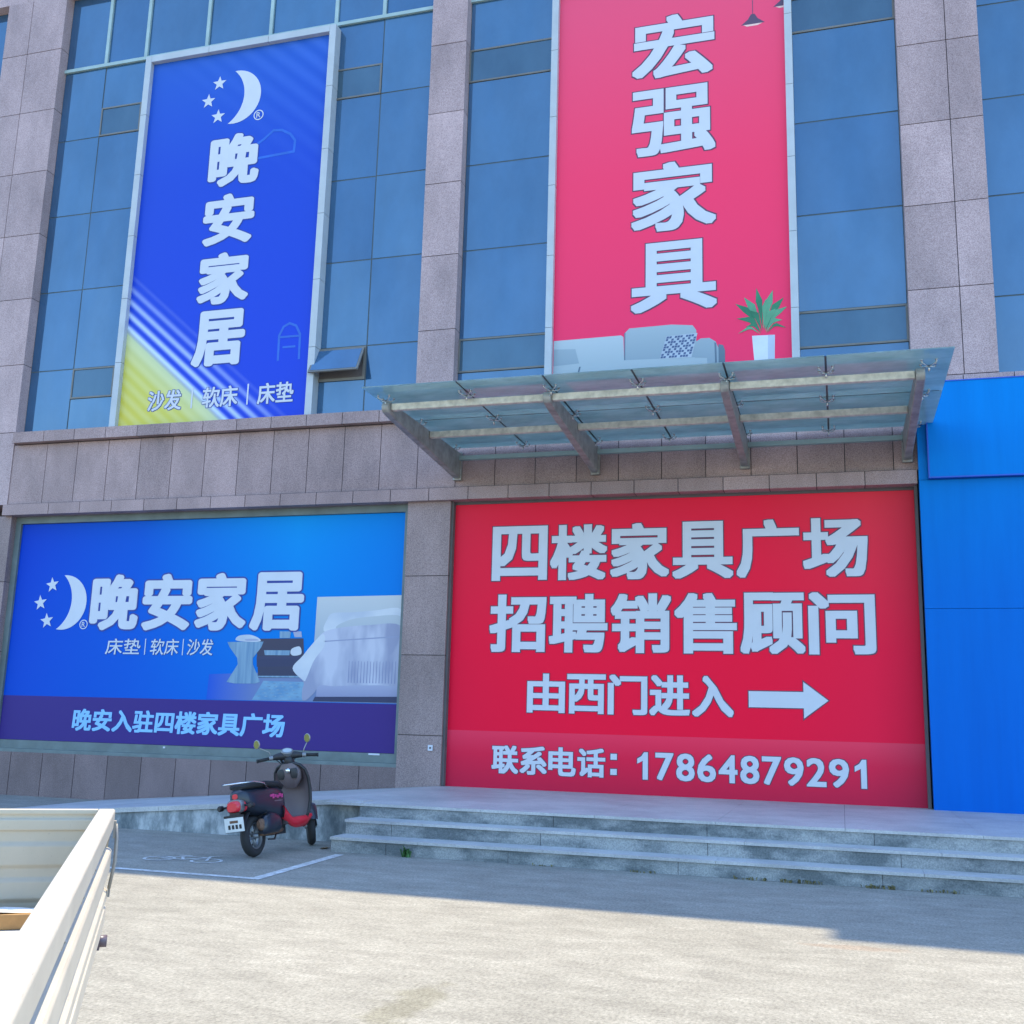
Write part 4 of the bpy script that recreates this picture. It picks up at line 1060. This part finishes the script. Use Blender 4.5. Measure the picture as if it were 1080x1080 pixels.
L = 3.3; W = 1.62
prof = [(-0.05, 1.20), (0.0, 1.20), (0.006, 1.194), (0.006, 1.135), (-0.004, 1.125), (-0.030, 1.118), (-0.030, 1.074), (0.0, 1.062), (0.006, 1.055), (0.006, 0.985), (-0.010, 0.972), (-0.010, 0.93), (0.004, 0.918), (0.004, 0.885), (-0.004, 0.878), (-0.004, 0.868), (0.004, 0.862), (0.004, 0.80), (-0.034, 0.80), (-0.034, 1.15), (-0.05, 1.15)]
mb = MB(); mb.prism(prof, 0.0, L); sp_ = tpart('side_board', mb, wht, bevel=0.003)
mb = MB(); mb.prism([(-W-a, b) for a, b in prof], 0.0, L); tpart('side_board', mb, wht, bevel=0.003)
for x in (0.4, 0.85, 1.35, 1.9):
    mb = MB(); mb.tube([(x, -0.028, 1.110), (x, -0.012, 1.108), (x, -0.006, 1.098), (x, -0.012, 1.086), (x, -0.028, 1.082)], 0.0045, 8); tpart('rope_hook', mb, wht, sp_)
# tailgate with pressed ribs, seen from inside the bed
tg = [(0.0, 0.83), (0.035, 0.83), (0.035, 0.885), (0.045, 0.90), (0.045, 0.955), (0.035, 0.97), (0.035, 1.00), (0.044, 1.012), (0.044, 1.075), (0.035, 1.09), (0.035, 1.125), (0.043, 1.13), (0.043, 1.165), (0.035, 1.17), (0.035, 1.18), (0.04, 1.185), (0.04, 1.20), (0.0, 1.20)]
mb = MB(); mb.prism([(b_, a_) for a_, b_ in []] or tg, -W+0.0, -0.052, 'y'); tpart('tailgate', mb, crm, bevel=0.003)
mb = MB(); mb.box(0.04, L, -W+0.034, -0.036, 0.78, 0.82)
for k in range(12): mb.box(0.42, L, -W+0.12+0.12*k, -W+0.18+0.12*k, 0.8201, 0.826)
tpart('bed_floor', mb, flo)
# corner latch, marker lens, bumper and running gear
mb = MB(); mb.box(0.005, 0.04, 0.0065, 0.014, 1.10, 1.16); mb.tube([(0.03, 0.014, 1.15), (0.035, 0.02, 1.10), (0.05, 0.022, 1.02), (0.055, 0.010, 0.93)], 0.006, 8); mb.box(0.01, 0.05, 0.0065, 0.014, 0.90, 0.94); tpart('latch', mb, steel)
mb = MB(); mb.tube([(0.12, -0.02, 0.765), (0.12, 0.022, 0.765)], 0.02, 14); mb.box(0.09, 0.15, -0.05, 0.0, 0.74, 0.799); tpart('side_marker', mb, lam)
mb = MB(); mb.box(0.1, L, -0.30, -0.22, 0.60, 0.779); mb.box(0.1, L, -W+0.22, -W+0.30, 0.60, 0.779)
for x in (0.15, 1.0, 2.0, 3.0): mb.box(x, x+0.08, -W+0.31, -0.31, 0.64, 0.775)
mb.tube([(1.15, -W+0.1, 0.30), (1.15, -0.1, 0.30)], 0.045, 10); mb.box(0.9, 1.4, -0.29, -0.24, 0.36, 0.42); mb.box(0.9, 1.4, -W+0.24, -W+0.29, 0.36, 0.42)
tpart('chassis', mb, drk)
mb = MB(); mb.box(0.0, 0.06, -W+0.1, -0.1, 0.48, 0.58); mb.box(0.06, 0.12, -W+0.25, -W+0.33, 0.52, 0.66); mb.box(0.06, 0.12, -0.33, -0.25, 0.52, 0.66); tpart('bumper', mb, drk)
for yy in (-0.16, -W+0.16):
    mb = MB(); mb.lathe([(0.0, -0.05), (0.10, -0.05), (0.17, -0.03), (0.18, -0.07), (0.18, 0.07), (0.10, 0.05), (0.0, 0.05)], (1.15, yy, 0.30), 28); wq = tpart('wheel', mb, gre)
    mb = MB(); mb.lathe([(0.18, -0.075), (0.22, -0.09), (0.27, -0.085), (0.295, -0.06), (0.30, 0.0), (0.295, 0.06), (0.27, 0.085), (0.22, 0.09), (0.18, 0.075)], (1.15, yy, 0.30), 36); tpart('tyre', mb, rub, wq)
# timber lying in the bed against the tailgate
wood = plain('worn_timber', (0.42, 0.22, 0.075), 0.7, var=0.3, scale=12)
Rz = Matrix.Rotation(math.atan2(-0.825, 0.565), 4, 'Z')
pl = thing('timber_plank', 'orange-brown timber plank lying in the white truck bed', 'plank', Vector((-2.556, 3.482, 0.0)) + Rz @ Vector((0.125, -0.80, 0.8205)), math.atan2(-0.825, 0.565))
mb = MB(); mb.box(-0.055, 0.055, -0.76, 0.74, 0, 0.05); mb.build('board', wood, pl, world=False, bevel=0.004)
mb = MB()
n = 24; vs = []
for k in range(n+1):
    y = -0.74+1.46*k/n
    vs += [(-0.058-0.006*math.sin(k*1.7), y, 0.053+0.004*math.sin(k*2.3)), (0.0, y, 0.058+0.006*math.sin(k*1.3)), (0.05+0.012*math.sin(k*1.1), y, 0.054+0.003*math.cos(k*1.9))]
mb.add(vs, [(3*i+j, 3*i+j+1, 3*i+j+4, 3*i+j+3) for i in range(n) for j in range(2)], 0, True)
mb.build('plastic_wrap', plain('white_plastic_sheet', (0.75, 0.75, 0.73), 0.4), pl, world=False)

# ================================================================== WEEDS AND LITTER
leafm = plain('weed_green', (0.045, 0.13, 0.03), 0.6, var=0.4, scale=30)
dry = plain('dry_weed', (0.16, 0.14, 0.06), 0.8, var=0.4, scale=30)
def weed(name, loc, label, n, hgt, sp, mat, rnd, group=None):
    rr = random.Random(rnd); mb = MB()
    for k in range(n):
        a = rr.uniform(0, 2*math.pi); l = hgt*rr.uniform(0.5, 1.0); q = Vector((math.cos(a), math.sin(a)*0.6, 0)); base = Vector((rr.uniform(-sp, sp), rr.uniform(-0.015, 0.015), 0))
        side = Vector((-math.sin(a), math.cos(a), 0))*rr.uniform(0.006, 0.016)
        p1 = base+q*l*0.25+Vector((0, 0, l*0.7)); p2 = base+q*l*0.6+Vector((0, 0, l*rr.uniform(0.7, 1.0)))
        mb.add([base-side*0.4, base+side*0.4, p1+side, p1-side, p2], [(0, 1, 2, 3), (3, 2, 4)])
    o = mb.build(name, mat); o.location = loc
    return tag(o, label, 'weed', group)
weed('weed', (-4.82, 11.97, 0), 'bright green leafy weed at the foot of the lowest step', 26, 0.15, 0.05, leafm, 3)
for k, (x, n, hh, s_) in enumerate(((-0.45, 40, 0.055, 0.22), (-0.95, 24, 0.045, 0.18), (0.30, 44, 0.05, 0.17), (0.9, 22, 0.045, 0.2), (-2.1, 14, 0.035, 0.15), (-3.2, 14, 0.03, 0.15))):
    weed('weed_tuft', (x, 11.985, 0), 'low dry weeds growing in the joint under the lowest stone step', n, hh, s_, dry, 20+k, 'weeds along the foot of the steps')
mb = MB()
rr = random.Random(4)
for k in range(9):
    x, y = rr.uniform(-0.16, 0.16), rr.uniform(-0.06, 0.06); a = rr.uniform(0, 3); c, s_ = math.cos(a)*0.05, math.sin(a)*0.05
    mb.add([(x-c, y-s_, 0.002+0.001*k), (x+s_*0.5, y-c*0.5, 0.012+0.001*k), (x+c, y+s_, 0.004+0.001*k), (x-s_*0.5, y+c*0.5, 0.014+0.001*k)], [(0, 1, 2, 3)])
o = mb.build('leaf_litter', plain('brown_leaf', (0.17, 0.11, 0.055), 0.8, var=0.3, scale=25)); o.location = (-5.87, 12.25, 0.002)
tag(o, 'small heap of brown leaves beside the lowest step', 'leaf litter')
